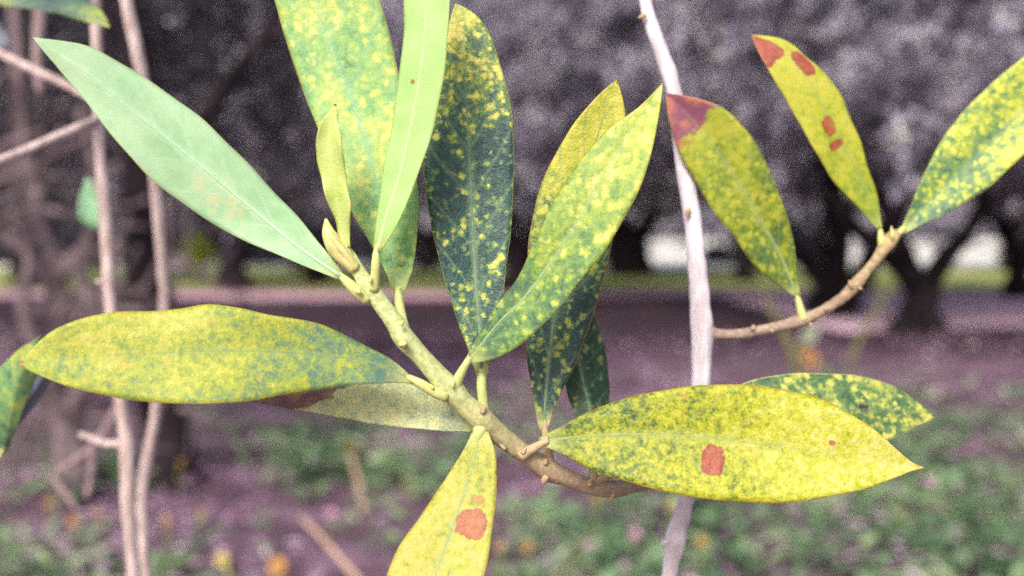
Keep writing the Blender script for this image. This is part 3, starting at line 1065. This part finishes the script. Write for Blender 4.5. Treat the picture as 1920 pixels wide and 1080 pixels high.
# ---- leaf materials
Y1, Y2, Y3 = srgb(208, 208, 58), srgb(224, 218, 92), srgb(232, 220, 128)
G0, G1, G2 = srgb(34, 66, 62), srgb(70, 110, 78), srgb(132, 158, 66)
MINT = leaf_mat('leaf_mint', [(0.2, srgb(150, 196, 146)), (0.5, srgb(180, 216, 172)), (0.75, srgb(196, 222, 184)), (0.95, srgb(210, 214, 172))], [(0, .5), (.35, .42), (.6, .44), (1, .62)], (.4, .2, .06),
                seed=1, rough=.55, transl=.25, bump=.15, vein=srgb(186, 226, 190), margin=srgb(186, 178, 120), blush=(.36, -.3, .1, .5, srgb(214, 206, 160)))
PALE = leaf_mat('leaf_pale_mottled', [(0.12, srgb(84, 136, 82)), (0.36, srgb(136, 186, 116)), (0.56, srgb(164, 202, 118)), (0.78, srgb(202, 214, 112)), (0.98, srgb(220, 226, 136))],
                [(0, .22), (.15, .42), (.3, .6), (.5, .48), (.75, .5), (1, .52)], (.45, .5, .2), speck=.5, seed=2, rough=.55, transl=.28, vein=srgb(150, 204, 160))
LIME = leaf_mat('leaf_lime', [(0.2, srgb(168, 208, 118)), (0.5, srgb(190, 226, 148)), (0.8, srgb(204, 234, 170))], [(0, .4), (1, .55)], (.3, .12, .06), seed=3, rough=.5, transl=.3, bump=.15,
                vein=srgb(186, 222, 160), margin=srgb(186, 206, 110), spots=[(.5, -.25, .007, .1, srgb(140, 150, 70))])
YOUNG = leaf_mat('leaf_young', [(0.2, srgb(168, 186, 92)), (0.5, srgb(192, 212, 120)), (0.85, srgb(214, 222, 150))], [(0, .55), (.5, .42), (1, .6)], (.35, .2, .1), seed=4, rough=.45, transl=.2,
                 margin=srgb(196, 190, 110), tip=(.975, 0, srgb(206, 150, 70)))
DARK = leaf_mat('leaf_dark_speckled', [(0.25, srgb(38, 72, 70)), (0.45, srgb(62, 98, 88)), (0.6, srgb(112, 142, 78)), (0.8, srgb(200, 200, 84)), (1, srgb(226, 218, 120))],
                [(0, .34), (.3, .34), (.55, .24), (.68, .44), (.8, .6), (1, .74)], (.34, .32, .24), speck=1.05, seed=5, rough=.42, transl=.12, bump=.9, vein=srgb(130, 160, 120), margin=srgb(150, 160, 90))
FRONT = leaf_mat('leaf_front_mottled', [(0.15, srgb(66, 104, 88)), (0.4, srgb(106, 146, 84)), (0.6, srgb(154, 184, 80)), (0.8, srgb(196, 204, 90)), (1, srgb(214, 216, 126))],
                 [(0, .22), (.25, .36), (.45, .5), (.7, .6), (1, .8)], (.35, .42, .22), speck=.6, seed=6, rough=.5, transl=.25, vein=srgb(140, 176, 116), margin=srgb(150, 140, 60))
BEHIND = leaf_mat('leaf_dark_to_yellow', [(0.2, srgb(36, 66, 66)), (0.42, srgb(66, 100, 84)), (0.6, srgb(146, 164, 76)), (0.8, srgb(190, 196, 74)), (1, srgb(208, 204, 92))],
                  [(0, .24), (.35, .3), (.55, .45), (.7, .68), (1, .85)], (.3, .25, .25), speck=.85, seed=7, rough=.45, transl=.15, bump=.8, vein=srgb(124, 154, 118), margin=srgb(190, 150, 70), orange=.15)
SMALLD = leaf_mat('leaf_small_dark', [(0.2, srgb(34, 62, 48)), (0.5, srgb(56, 90, 62)), (0.75, srgb(136, 144, 84)), (1, srgb(170, 164, 104))], [(0, .4), (1, .3)], (.3, .25, .15), speck=.55, seed=8,
                  rough=.5, transl=.12, bump=.5, vein=srgb(110, 136, 100))
YEL_L = leaf_mat('leaf_yellow_long', [(0.1, srgb(84, 122, 112)), (0.3, srgb(116, 146, 92)), (0.48, srgb(156, 172, 64)), (0.66, srgb(184, 190, 70)), (0.8, srgb(200, 198, 96)), (0.95, srgb(212, 198, 130))],
                 [(0, .06), (.12, .2), (.3, .44), (.5, .54), (.8, .6), (1, .5)], (.32, .52, .32), scale=1.3, seed=9, rough=.5, transl=.2, orange=.6, vein=srgb(146, 170, 88), margin=srgb(176, 150, 70), vgrad=.05,
                 flecks=(700, .74, srgb(214, 196, 130)), spots=[(.997, 0, .012, 1.5, srgb(196, 140, 90))])
YEL_R = leaf_mat('leaf_yellow_red_spot', [(0.1, srgb(52, 84, 60)), (0.3, srgb(100, 124, 48)), (0.48, srgb(156, 166, 36)), (0.66, srgb(186, 190, 46)), (0.82, srgb(200, 200, 88)), (1.0, srgb(214, 208, 130))],
                 [(0, .3), (.15, .42), (.4, .52), (.65, .68), (1, .88)], (.24, .55, .36), scale=1.4, fine=1700, seed=10, rough=.5, transl=.2, orange=.4, vein=srgb(160, 176, 96), margin=srgb(168, 136, 50), bump=.6,
                 spots=[(.452, .33, .03, .24, srgb(164, 80, 62)), (.752, -.2, .01, .055, srgb(170, 110, 60)), (.995, 0, .012, 1.5, srgb(214, 176, 110))])
GRN_R = leaf_mat('leaf_green_yellow_back', [(0.2, srgb(42, 80, 62)), (0.45, srgb(84, 120, 74)), (0.65, srgb(164, 176, 80)), (0.9, srgb(204, 198, 104))], [(0, .4), (.6, .42), (1, .5)], (.35, .4, .25), speck=.7, seed=11,
                 rough=.5, transl=.15, margin=srgb(210, 214, 150), spots=[(.76, -.05, .015, .08, srgb(60, 48, 44))], vein=srgb(116, 144, 96))
YEL_B = leaf_mat('leaf_yellow_brown_blotch', [(0.1, srgb(90, 122, 64)), (0.32, srgb(142, 158, 52)), (0.5, srgb(182, 184, 66)), (0.75, srgb(198, 190, 98)), (0.95, srgb(206, 184, 120))],
                 [(0, .45), (.3, .54), (.7, .66), (1, .6)], (.3, .5, .3), scale=1.3, seed=12, rough=.5, transl=.2, orange=.9, vein=srgb(150, 172, 120), margin=srgb(176, 150, 60), bump=.5,
                 spots=[(.335, .42, .055, .42, srgb(176, 112, 76)), (.245, .42, .012, .2, srgb(188, 144, 74))])
BACK_L = leaf_mat('leaf_purple_blotch', [(0.2, srgb(146, 170, 160)), (0.42, srgb(196, 208, 156)), (0.65, srgb(224, 226, 160)), (1, srgb(234, 232, 184))], [(0, .35), (.5, .5), (1, .5)], (.25, .5, .4), seed=13, rough=.55,
                  transl=.15, bump=.6, tip=(.6, .12, srgb(118, 90, 92)), tip2=srgb(158, 128, 108), margin=srgb(96, 80, 60))
BR_TIP = leaf_mat('leaf_brown_tip', [(0.15, srgb(62, 98, 76)), (0.4, srgb(112, 136, 56)), (0.62, srgb(162, 176, 54)), (0.9, srgb(186, 190, 74))], [(0, .32), (.35, .42), (.6, .55), (1, .7)], (.35, .4, .2), speck=.3, seed=14,
                  rough=.45, transl=.15, vein=srgb(166, 178, 108), tip=(.78, -.02, srgb(140, 86, 108)), margin=srgb(150, 140, 60), orange=.18)
RED_SP = leaf_mat('leaf_red_spots', [(0.12, srgb(92, 134, 66)), (0.36, srgb(154, 174, 56)), (0.56, srgb(194, 198, 66)), (0.9, srgb(212, 208, 104))], [(0, .34), (.3, .52), (1, .66)], (.3, .4, .15), seed=15, rough=.5, transl=.2,
                  vein=srgb(150, 180, 96), margin=srgb(160, 140, 60),
                  spots=[(.925, -.5, .09, .85, srgb(176, 96, 84)), (.755, .45, .065, .45, srgb(172, 88, 72)), (.485, -.12, .042, .2, srgb(176, 98, 50)), (.4, -.2, .019, .28, srgb(160, 78, 52))])
RIGHT = leaf_mat('leaf_right_mottled', [(0.2, srgb(66, 106, 94)), (0.42, srgb(118, 156, 92)), (0.6, srgb(190, 204, 76)), (0.85, srgb(218, 220, 100))], [(0, .25), (.2, .38), (.5, .52), (1, .6)], (.3, .42, .15), speck=.6, seed=16,
                 rough=.5, transl=.2, vein=srgb(126, 160, 116), margin=srgb(176, 180, 80))

# ---- the leaves of the shoot
leaf(shoot, 'smooth pale mint leaf seen from its underside',
     [(634, 524), (590, 506), (530, 482), (470, 456), (410, 426), (350, 387), (300, 350), (255, 305), (210, 255), (160, 190), (110, 130), (80, 95), (62, 70)],
     [(640, 518), (560, 462), (480, 397), (400, 330), (330, 272), (260, 217), (180, 150), (110, 100), (62, 70)],
     [(644, 512), (605, 462), (560, 408), (520, 366), (470, 310), (420, 262), (370, 214), (300, 165), (240, 125), (175, 90), (120, 77), (62, 70)],
     [.196, .197, .195, .192, .189], MINT, M_rib_mint, 9, sink=.45, fold=.002, dl=-.003, dr=.003, wave=.7, seed=1,
     petiole=[(692, 562, .1965, 24), (672, 548, .196, 23), (650, 528, .196, 19), (632, 512, .196, 14), (610, 495, .1963, 7)])
leaf(shoot, 'broad pale green leaf mottled with yellow behind the narrow lime leaf',
     [(739, 552), (720, 505), (690, 450), (655, 390), (620, 300), (595, 240), (575, 190), (550, 120), (535, 70), (520, 20), (508, -20), (500, -90), (515, -170), (560, -240)],
     [(748, 552), (736, 480), (718, 400), (700, 320), (680, 250), (655, 170), (625, 100), (600, 30), (580, -50), (565, -150), (560, -240)],
     [(757, 552), (775, 500), (783, 430), (785, 370), (775, 300), (762, 230), (748, 140), (735, 80), (715, 10), (690, -60), (640, -160), (560, -240)],
     [.201, .205, .209, .211, .208], PALE, M_rib_soft, 8, fold=-.001, dl=.002, dr=-.001, seed=2,
     petiole=[(762, 632, .198, 24), (754, 600, .199, 20), (748, 565, .2005, 18), (747, 535, .2015, 12), (744, 515, .202, 6)])
leaf(shoot, 'narrow plain lime green leaf curving upward in front',
     [(699, 472), (704, 420), (713, 360), (724, 290), (735, 230), (745, 160), (752, 110), (756, 60), (757, 0), (757, -60), (762, -120), (790, -170)],
     [(706, 472), (725, 400), (745, 340), (760, 280), (775, 210), (787, 140), (795, 70), (798, 0), (797, -70), (790, -170)],
     [(714, 472), (745, 420), (775, 350), (800, 280), (820, 210), (832, 140), (838, 80), (842, 20), (843, -30), (835, -90), (790, -170)],
     [.1945, .193, .1915, .191, .1915], LIME, M_rib_lime, 11, fold=.0004, dl=.0025, dr=-.0025, seed=3,
     petiole=[(700, 545, .1955, 22), (703, 520, .195, 18), (705, 490, .1945, 17), (708, 465, .1942, 12), (716, 435, .193, 6)])
leaf(shoot, 'small young folded leaf beside the terminal bud',
     [(637, 462), (630, 420), (617, 385), (606, 350), (596, 310), (592, 270), (597, 242), (607, 222), (618, 205), (627, 194)],
     [(646, 468), (640, 420), (632, 370), (626, 320), (620, 280), (618, 250), (621, 220), (627, 194)],
     [(656, 462), (656, 410), (654, 370), (648, 320), (640, 280), (636, 245), (634, 215), (627, 194)],
     [.1945, .1935, .193, .193], YOUNG, None, fold=-.0012, dl=.0014, dr=-.0012, wave=1.2, seed=4, thick=.0007,
     petiole=[(664, 503, .1955, 20), (655, 482, .195, 18), (647, 462, .1946, 19), (642, 440, .1945, 10)])
leaf(shoot, 'dark green upright leaf speckled yellow with pale tip',
     [(893, 704), (880, 662), (862, 612), (840, 550), (825, 490), (812, 440), (803, 390), (796, 345), (793, 305), (800, 260), (815, 200), (828, 140), (836, 85), (843, 40), (853, 6)],
     [(903, 704), (900, 620), (893, 540), (888, 450), (884, 370), (880, 290), (876, 220), (872, 160), (868, 100), (862, 50), (853, 6)],
     [(914, 704), (925, 642), (940, 572), (950, 500), (958, 430), (963, 350), (964, 280), (960, 220), (950, 160), (935, 110), (915, 60), (895, 30), (875, 15), (853, 6)],
     [.203, .206, .208, .210, .213], DARK, M_rib_grey, 9, sink=.6, fold=-.0015, seed=5,
     petiole=[(912, 800, .204, 26), (907, 765, .2035, 20), (903, 725, .203, 19), (902, 695, .203, 13), (901, 665, .2035, 6)])
leaf(shoot, 'bright mottled leaf crossing in front, dark at its base and yellow at its tip',
     [(871, 676), (893, 635), (930, 575), (963, 532), (985, 490), (1003, 450), (1025, 405), (1052, 352), (1090, 297), (1130, 252), (1175, 217), (1212, 187), (1243, 155)],
     [(876, 680), (930, 610), (985, 555), (1040, 480), (1085, 410), (1130, 330), (1175, 260), (1215, 200), (1243, 155)],
     [(884, 682), (930, 672), (975, 647), (1020, 607), (1060, 562), (1100, 512), (1140, 460), (1170, 412), (1200, 352), (1220, 292), (1235, 222), (1243, 155)],
     [.1995, .197, .195, .195, .197], FRONT, M_rib_pale, 6.5, fold=-.0015, dl=.003, dr=-.002, seed=6,
     petiole=[(850, 738, .2005, 24), (858, 712, .2, 20), (868, 685, .1995, 17), (882, 668, .199, 11), (905, 638, .1983, 6)])
leaf(shoot, 'long leaf with dark speckled base and orange yellow tip behind the crossing leaf',
     [(1011, 806), (1000, 750), (990, 690), (987, 640), (990, 590), (988, 530), (990, 470), (997, 420), (1008, 365), (1030, 310), (1060, 258), (1090, 213), (1125, 175), (1157, 149)],
     [(1019, 808), (1025, 720), (1032, 650), (1045, 560), (1058, 470), (1078, 380), (1105, 300), (1132, 220), (1157, 149)],
     [(1027, 806), (1045, 752), (1075, 690), (1105, 612), (1130, 530), (1145, 470), (1162, 380), (1173, 300), (1173, 225), (1168, 185), (1157, 149)],
     [.210, .2125, .2145, .215, .212], BEHIND, M_rib_grey, 8, sink=.6, fold=-.001, seed=7,
     petiole=[(1030, 880, .2105, 24), (1027, 850, .2105, 20), (1021, 815, .21, 15), (1020, 790, .21, 10), (1022, 765, .2105, 5)], petmat=M_pet_tan)
leaf(shoot, 'small dark green leaf hanging behind the speckled one',
     [(1098, 835), (1078, 775), (1060, 725), (1062, 660), (1080, 600), (1100, 535)],
     [(1108, 835), (1106, 763), (1090, 700), (1084, 640), (1088, 590), (1100, 535)],
     [(1118, 835), (1140, 780), (1143, 740), (1139, 680), (1129, 630), (1115, 585), (1100, 535)],
     [.218, .221, .223, .224], SMALLD, M_rib_grey, 7, fold=.001, dr=.004, seed=8,
     petiole=[(1112, 905, .217, 20), (1112, 870, .2175, 16), (1108, 832, .218, 12)], petmat=M_pet_tan)
leaf(shoot, 'long yellow leaf mottled orange with blue green base pointing outward',
     [(776, 718), (720, 718), (660, 722), (600, 730), (540, 740), (480, 750), (420, 755), (360, 757), (300, 756), (240, 749), (180, 738), (120, 722), (70, 702), (34, 682)],
     [(772, 711), (700, 680), (620, 668), (520, 660), (400, 658), (300, 662), (200, 668), (120, 676), (34, 682)],
     [(768, 702), (740, 678), (700, 654), (650, 630), (600, 608), (550, 596), (500, 589), (440, 576), (390, 570), (340, 578), (280, 583), (220, 585), (160, 594), (110, 614), (70, 643), (34, 682)],
     [.1985, .195, .191, .187, .183], YEL_L, M_rib_grey, 5, fold=-.0012, dl=-.003, dr=.003, wave=1.0, seed=9, ribend=.8,
     petiole=[(838, 742, .2, 26), (815, 735, .1992, 21), (790, 720, .1988, 18), (765, 706, .1985, 12), (735, 692, .198, 6)])
leaf(shoot, 'large yellow leaf with one dark red spot in front of the pale stem',
     [(1010, 821), (1060, 795), (1120, 765), (1190, 742), (1260, 728), (1330, 722), (1400, 721), (1470, 730), (1530, 745), (1590, 773), (1640, 805), (1690, 850), (1712, 868), (1734, 877)],
     [(1012, 827), (1080, 819), (1150, 814), (1230, 814), (1320, 820), (1420, 832), (1520, 845), (1620, 862), (1734, 877)],
     [(1013, 833), (1060, 855), (1120, 885), (1180, 905), (1240, 920), (1300, 932), (1380, 941), (1450, 943), (1520, 938), (1580, 926), (1640, 911), (1690, 892), (1710, 883), (1734, 877)],
     [.2055, .203, .2005, .198, .197], YEL_R, M_rib_yel, 7, fold=-.0018, dl=.003, dr=-.003, seed=10, ribend=.85,
     petiole=[(975, 857, .2055, 24), (990, 846, .2055, 21), (1008, 830, .2053, 17), (1030, 824, .2048, 10), (1060, 820, .204, 5)], petmat=M_pet_tan)
leaf(shoot, 'green leaf blotched yellow with curled white tip behind the large yellow leaf',
     [(1198, 858), (1260, 800), (1320, 752), (1385, 722), (1430, 708), (1500, 700), (1560, 700), (1620, 707), (1670, 722), (1710, 745), (1738, 768), (1754, 784)],
     [(1202, 864), (1290, 820), (1380, 790), (1480, 775), (1580, 768), (1680, 770), (1754, 784)],
     [(1206, 870), (1300, 862), (1400, 868), (1500, 866), (1600, 848), (1680, 820), (1720, 799), (1754, 784)],
     [.222, .224, .226, .228], GRN_R, M_rib_grey, 6, fold=.001, dl=.004, dr=-.002, seed=11,
     petiole=[(1100, 910, .2165, 24), (1125, 900, .2175, 19), (1150, 884, .219, 17), (1200, 866, .222, 12), (1230, 850, .2225, 6)], petmat=M_pet_tan)
leaf(shoot, 'yellow leaf with an orange brown blotch hanging down from the twig',
     [(884, 812), (865, 850), (840, 890), (810, 935), (775, 985), (745, 1030), (725, 1080), (712, 1140), (720, 1220), (765, 1310)],
     [(900, 806), (890, 860), (872, 920), (848, 990), (826, 1050), (808, 1110), (785, 1210), (765, 1310)],
     [(916, 810), (929, 850), (932, 890), (930, 930), (925, 980), (918, 1030), (908, 1080), (890, 1150), (845, 1230), (765, 1310)],
     [.2015, .197, .191, .184, .177], YEL_B, M_rib_yel, 10, fold=-.0015, dl=.002, dr=-.001, seed=12,
     petiole=[(912, 786, .204, 16), (906, 796, .2032, 16), (900, 806, .2026, 14), (886, 875, .2, 6)])
leaf(shoot, 'dull leaf with purple brown blotch under the long yellow leaf',
     [(886, 810), (830, 808), (760, 803), (700, 795), (640, 785), (580, 773), (510, 760), (435, 745)],
     [(890, 804), (830, 785), (760, 765), (680, 752), (600, 745), (520, 742), (435, 745)],
     [(892, 797), (862, 764), (815, 735), (750, 715), (660, 708), (560, 716), (435, 745)],
     [.206, .208, .209, .210], BACK_L, None, fold=.001, dl=-.001, dr=.002, seed=13,
     petiole=[(915, 812, .2055, 22), (900, 808, .206, 18), (880, 802, .2065, 10)])
leaf(shoot, 'olive yellow leaf with large dead purple brown tip',
     [(1489, 556), (1460, 536), (1420, 505), (1380, 450), (1340, 400), (1310, 350), (1285, 310), (1265, 265), (1252, 215), (1248, 174)],
     [(1495, 556), (1465, 480), (1430, 420), (1390, 350), (1350, 290), (1315, 245), (1280, 205), (1248, 174)],
     [(1501, 556), (1494, 500), (1488, 450), (1475, 400), (1455, 350), (1430, 290), (1400, 245), (1365, 208), (1320, 188), (1280, 179), (1248, 174)],
     [.247, .245, .242, .240, .239], BR_TIP, M_rib_pale, 7, fold=-.002, dl=.002, dr=-.001, seed=14,
     petiole=[(1507, 600, .247, 20), (1501, 580, .247, 15), (1495, 552, .247, 12), (1484, 522, .2465, 5)])
leaf(shoot, 'yellow green leaf with four reddish spots at the twig end',
     [(1645, 430), (1610, 390), (1570, 350), (1545, 310), (1520, 270), (1490, 215), (1460, 165), (1435, 120), (1418, 88), (1408, 65)],
     [(1650, 430), (1632, 370), (1607, 320), (1580, 270), (1552, 215), (1522, 160), (1483, 112), (1445, 84), (1408, 65)],
     [(1655, 430), (1646, 370), (1630, 320), (1615, 270), (1595, 220), (1575, 175), (1545, 135), (1508, 103), (1490, 87), (1460, 71), (1430, 66), (1408, 65)],
     [.25, .248, .245, .243, .242], RED_SP, M_rib_yel, 5, fold=-.002, dl=-.001, dr=.002, seed=15,
     petiole=[(1655, 470, .25, 16), (1652, 448, .25, 14), (1650, 428, .25, 11), (1640, 395, .249, 5)])
leaf(shoot, 'large green and yellow mottled leaf reaching past the twig end',
     [(1690, 428), (1710, 380), (1735, 320), (1765, 265), (1800, 215), (1850, 165), (1900, 122), (1945, 84), (2000, 50), (2070, 10)],
     [(1690, 433), (1760, 360), (1840, 285), (1920, 205), (2000, 110), (2070, 10)],
     [(1693, 439), (1740, 416), (1800, 386), (1860, 346), (1920, 290), (1975, 230), (2030, 140), (2070, 10)],
     [.25, .248, .246, .244], RIGHT, M_rib_grey, 6, fold=-.002, dl=.002, dr=-.002, seed=16,
     petiole=[(1672, 450, .25, 18), (1684, 438, .25, 14), (1698, 424, .2498, 9), (1715, 405, .2494, 5)])

# ------------------------------------------------------------------ the two thin stems at the side, with leaves and side twigs
DL = .37


def sucker(specs, bottom, label, sides=()):
    e = specs[-1]
    p = at(*e[:3])
    b = Vector((p.x + bottom[0], p.y + bottom[1], 0))
    root = empty('olive_sucker', b)
    C = crom(specs, 70)
    P = [at(*c[:3]) for c in C]
    rad = [c[3] * .5 / FPX * c[2] for c in C]
    low = crom([P[-1], P[-1] * .5 + b * .5 + Vector((.01, -.01, 0)), b + Vector((0, 0, -.02))], 14)[1:]
    P += [Vector(q) for q in low]
    rad += list(np.linspace(rad[-1], .006, len(low)))
    V, F, U = tube_geo(P, rad, 12, .14, 2)
    mesh_obj('stem', V, F, M_pale_tan, root, b, uvs=U)
    for s in sides:
        V, F, U = px_tube(s, 24, 9, .12, 5)
        mesh_obj('side_twig', V, F, M_pale_tan, root, at(*s[0][:3]), uvs=U)
    tag(root, label, 'stem', 'thin stems beside the grey olive tree')
    return root


s1 = sucker([(168, -200, DL, 16), (178, -20, DL, 19), (182, 90, DL, 20), (186, 250, DL, 20), (190, 320, DL, 21), (200, 440, DL, 24), (206, 560, DL, 23), (218, 680, DL, 23), (228, 770, DL, 23), (238, 835, DL, 29),
             (240, 950, DL, 25), (247, 1020, DL, 23), (250, 1090, DL, 23)], (.02, .1), 'thin stem with side twigs running past the mint leaf and its neighbour stem',
            [[(186, 222, DL, 17), (150, 238, DL - .01, 17), (80, 268, DL - .02, 17), (0, 302, DL - .03, 18), (-90, 340, DL - .05, 18)],
             [(236, 832, DL, 16), (200, 832, DL + .01, 15), (172, 822, DL + .02, 13), (152, 815, DL + .03, 12)],
             [(204, 545, DL, 14), (195, 535, DL, 13), (183, 528, DL - .003, 10)]])
s2 = sucker([(205, -200, DL + .03, 19), (235, -10, DL + .03, 22), (252, 70, DL + .03, 24), (266, 140, DL + .03, 23), (284, 260, DL + .03, 21), (294, 380, DL + .03, 20), (304, 500, DL + .03, 20), (307, 570, DL + .03, 20),
             (303, 680, DL + .03, 21), (292, 780, DL + .03, 22), (276, 860, DL + .03, 22), (267, 920, DL + .03, 20), (268, 1000, DL + .03, 18), (275, 1090, DL + .03, 16)], (.03, .1),
            'thin smooth stem bowing behind the long yellow leaf beside the twiggy stem',
            [[(268, 150, DL + .03, 18), (200, 190, DL + .04, 15), (110, 152, DL + .05, 15), (50, 125, DL + .06, 15), (0, 100, DL + .07, 15), (-60, 70, DL + .08, 15)]])

# dead grey twigs tangled behind the stems
M_deadtwig = simple_mat('dead_twig', srgb(128, 108, 112), srgb(164, 144, 146), 200, .9, .4, .001)
for sp, lab in [([[(222, 762, .62, 14), (200, 800, .62, 14), (172, 838, .62, 14), (135, 868, .62, 15), (100, 892, .62, 14)], [(100, 892, .62, 15), (118, 918, .62, 15), (146, 955, .62, 12)],
                  [(172, 838, .62, 14), (172, 880, .62, 13), (164, 935, .62, 12)]], 'forked dead grey twig zigzagging below the long yellow leaf'),
                ([[(76, -40, .6, 24), (74, 60, .6, 22), (70, 130, .6, 20), (78, 178, .6, 16)]], 'stub of a reddish dead twig hanging above the mint leaf')]:
    e = sp[0][0]
    rt = empty('dead_twig', at(*e[:3]))
    V, F, U = merge([px_tube(s, 16, 9, .15, 3) for s in sp])
    mesh_obj('twig', V, F, M_deadtwig, rt, at(*e[:3]))
    tag(rt, lab, 'twig')

TOPL = leaf_mat('leaf_top_corner', [(0.2, srgb(66, 92, 92)), (0.5, srgb(104, 132, 112)), (0.75, srgb(170, 184, 96)), (1, srgb(214, 214, 110))], [(0, .6), (.4, .35), (.75, .45), (1, .8)], (.3, .3, .2), seed=17, rough=.45)
leaf(s1, 'grey green leaf with yellow tip above the mint leaf',
     [(-40, 10), (30, 14), (90, 22), (150, 38), (190, 48), (206, 51)], [(-40, 0), (40, 2), (100, 10), (160, 26), (206, 51)], [(-40, -12), (60, -22), (130, -12), (175, 5), (196, 28), (206, 51)],
     [.30, .30, .295, .29], TOPL, None, dr=.006, seed=17, petiole=[(178, -60, DL, 12), (90, -50, .34, 12), (0, -20, .31, 12), (-40, 0, .3, 12)])
TWIST = leaf_mat('leaf_twisted', [(0.2, srgb(70, 120, 100)), (0.45, srgb(130, 176, 116)), (0.7, srgb(196, 206, 100)), (1, srgb(214, 214, 120))], [(0, .2), (.5, .5), (1, .6)], (.4, .4, .15), seed=18, rough=.5)
leaf(s1, 'twisted yellow green leaf behind the tip of the long yellow leaf',
     [(2, 850), (-20, 790), (-25, 730), (0, 690), (30, 660), (75, 630)], [(6, 850), (20, 780), (30, 730), (42, 690), (58, 660), (75, 630)], [(12, 850), (40, 780), (66, 715), (80, 680), (84, 650), (75, 630)],
     [.27, .26, .255, .25], TWIST, None, dl=.004, dr=.004, seed=18, petiole=[(250, 1120, DL, 12), (80, 1170, .34, 10), (-60, 1040, .3, 9), (-34, 920, .28, 9), (6, 850, .27, 9)])
BLUE = leaf_mat('leaf_blue_grey', [(0.2, srgb(78, 92, 112)), (0.5, srgb(110, 124, 142)), (0.9, srgb(146, 156, 168))], [(0, .4), (1, .5)], (.3, .2, .1), seed=19, rough=.5)
leaf(s1, 'narrow blue grey leaf edge behind the twisted leaf',
     [(0, 830), (18, 790), (40, 750), (70, 705), (100, 665)], [(4, 832), (26, 790), (52, 752), (80, 712), (100, 665)], [(10, 832), (38, 795), (66, 760), (95, 715), (100, 665)],
     [.285, .28, .275, .27], BLUE, None, dr=.01, seed=19, petiole=[(250, 1130, DL, 11), (80, 1180, .35, 9), (-60, 1050, .31, 9), (-30, 920, .295, 8), (4, 832, .285, 8)])
GRNB = leaf_mat('leaf_mint_small', [(0.2, srgb(96, 150, 80)), (0.5, srgb(150, 196, 160)), (0.9, srgb(172, 214, 196))], [(0, .25), (.4, .4), (1, .6)], (.3, .2, .1), seed=20, rough=.5)
leaf(s1, 'small mint and green leaf tucked behind the thin stem',
     [(196, 430), (165, 425), (146, 400), (150, 365), (163, 330)], [(196, 428), (175, 415), (165, 390), (162, 360), (163, 330)], [(196, 424), (188, 400), (184, 380), (178, 350), (163, 330)],
     [.45, .46, .46], GRNB, None, dl=.01, seed=20, petiole=[(200, 450, DL, 10), (200, 440, .41, 9), (196, 428, .45, 8)])
leaf(s2, 'round blue grey leaf edge at the end of the thin side twig',
     [(-40, 110), (-50, 80), (-30, 55), (-5, 40)], [(-30, 112), (-22, 85), (-14, 62), (-5, 40)], [(-20, 110), (6, 92), (14, 70), (-5, 40)],
     [.44, .44, .44], BLUE, None, seed=21, petiole=[(-30, 88, .445, 10), (-30, 112, .44, 8)])
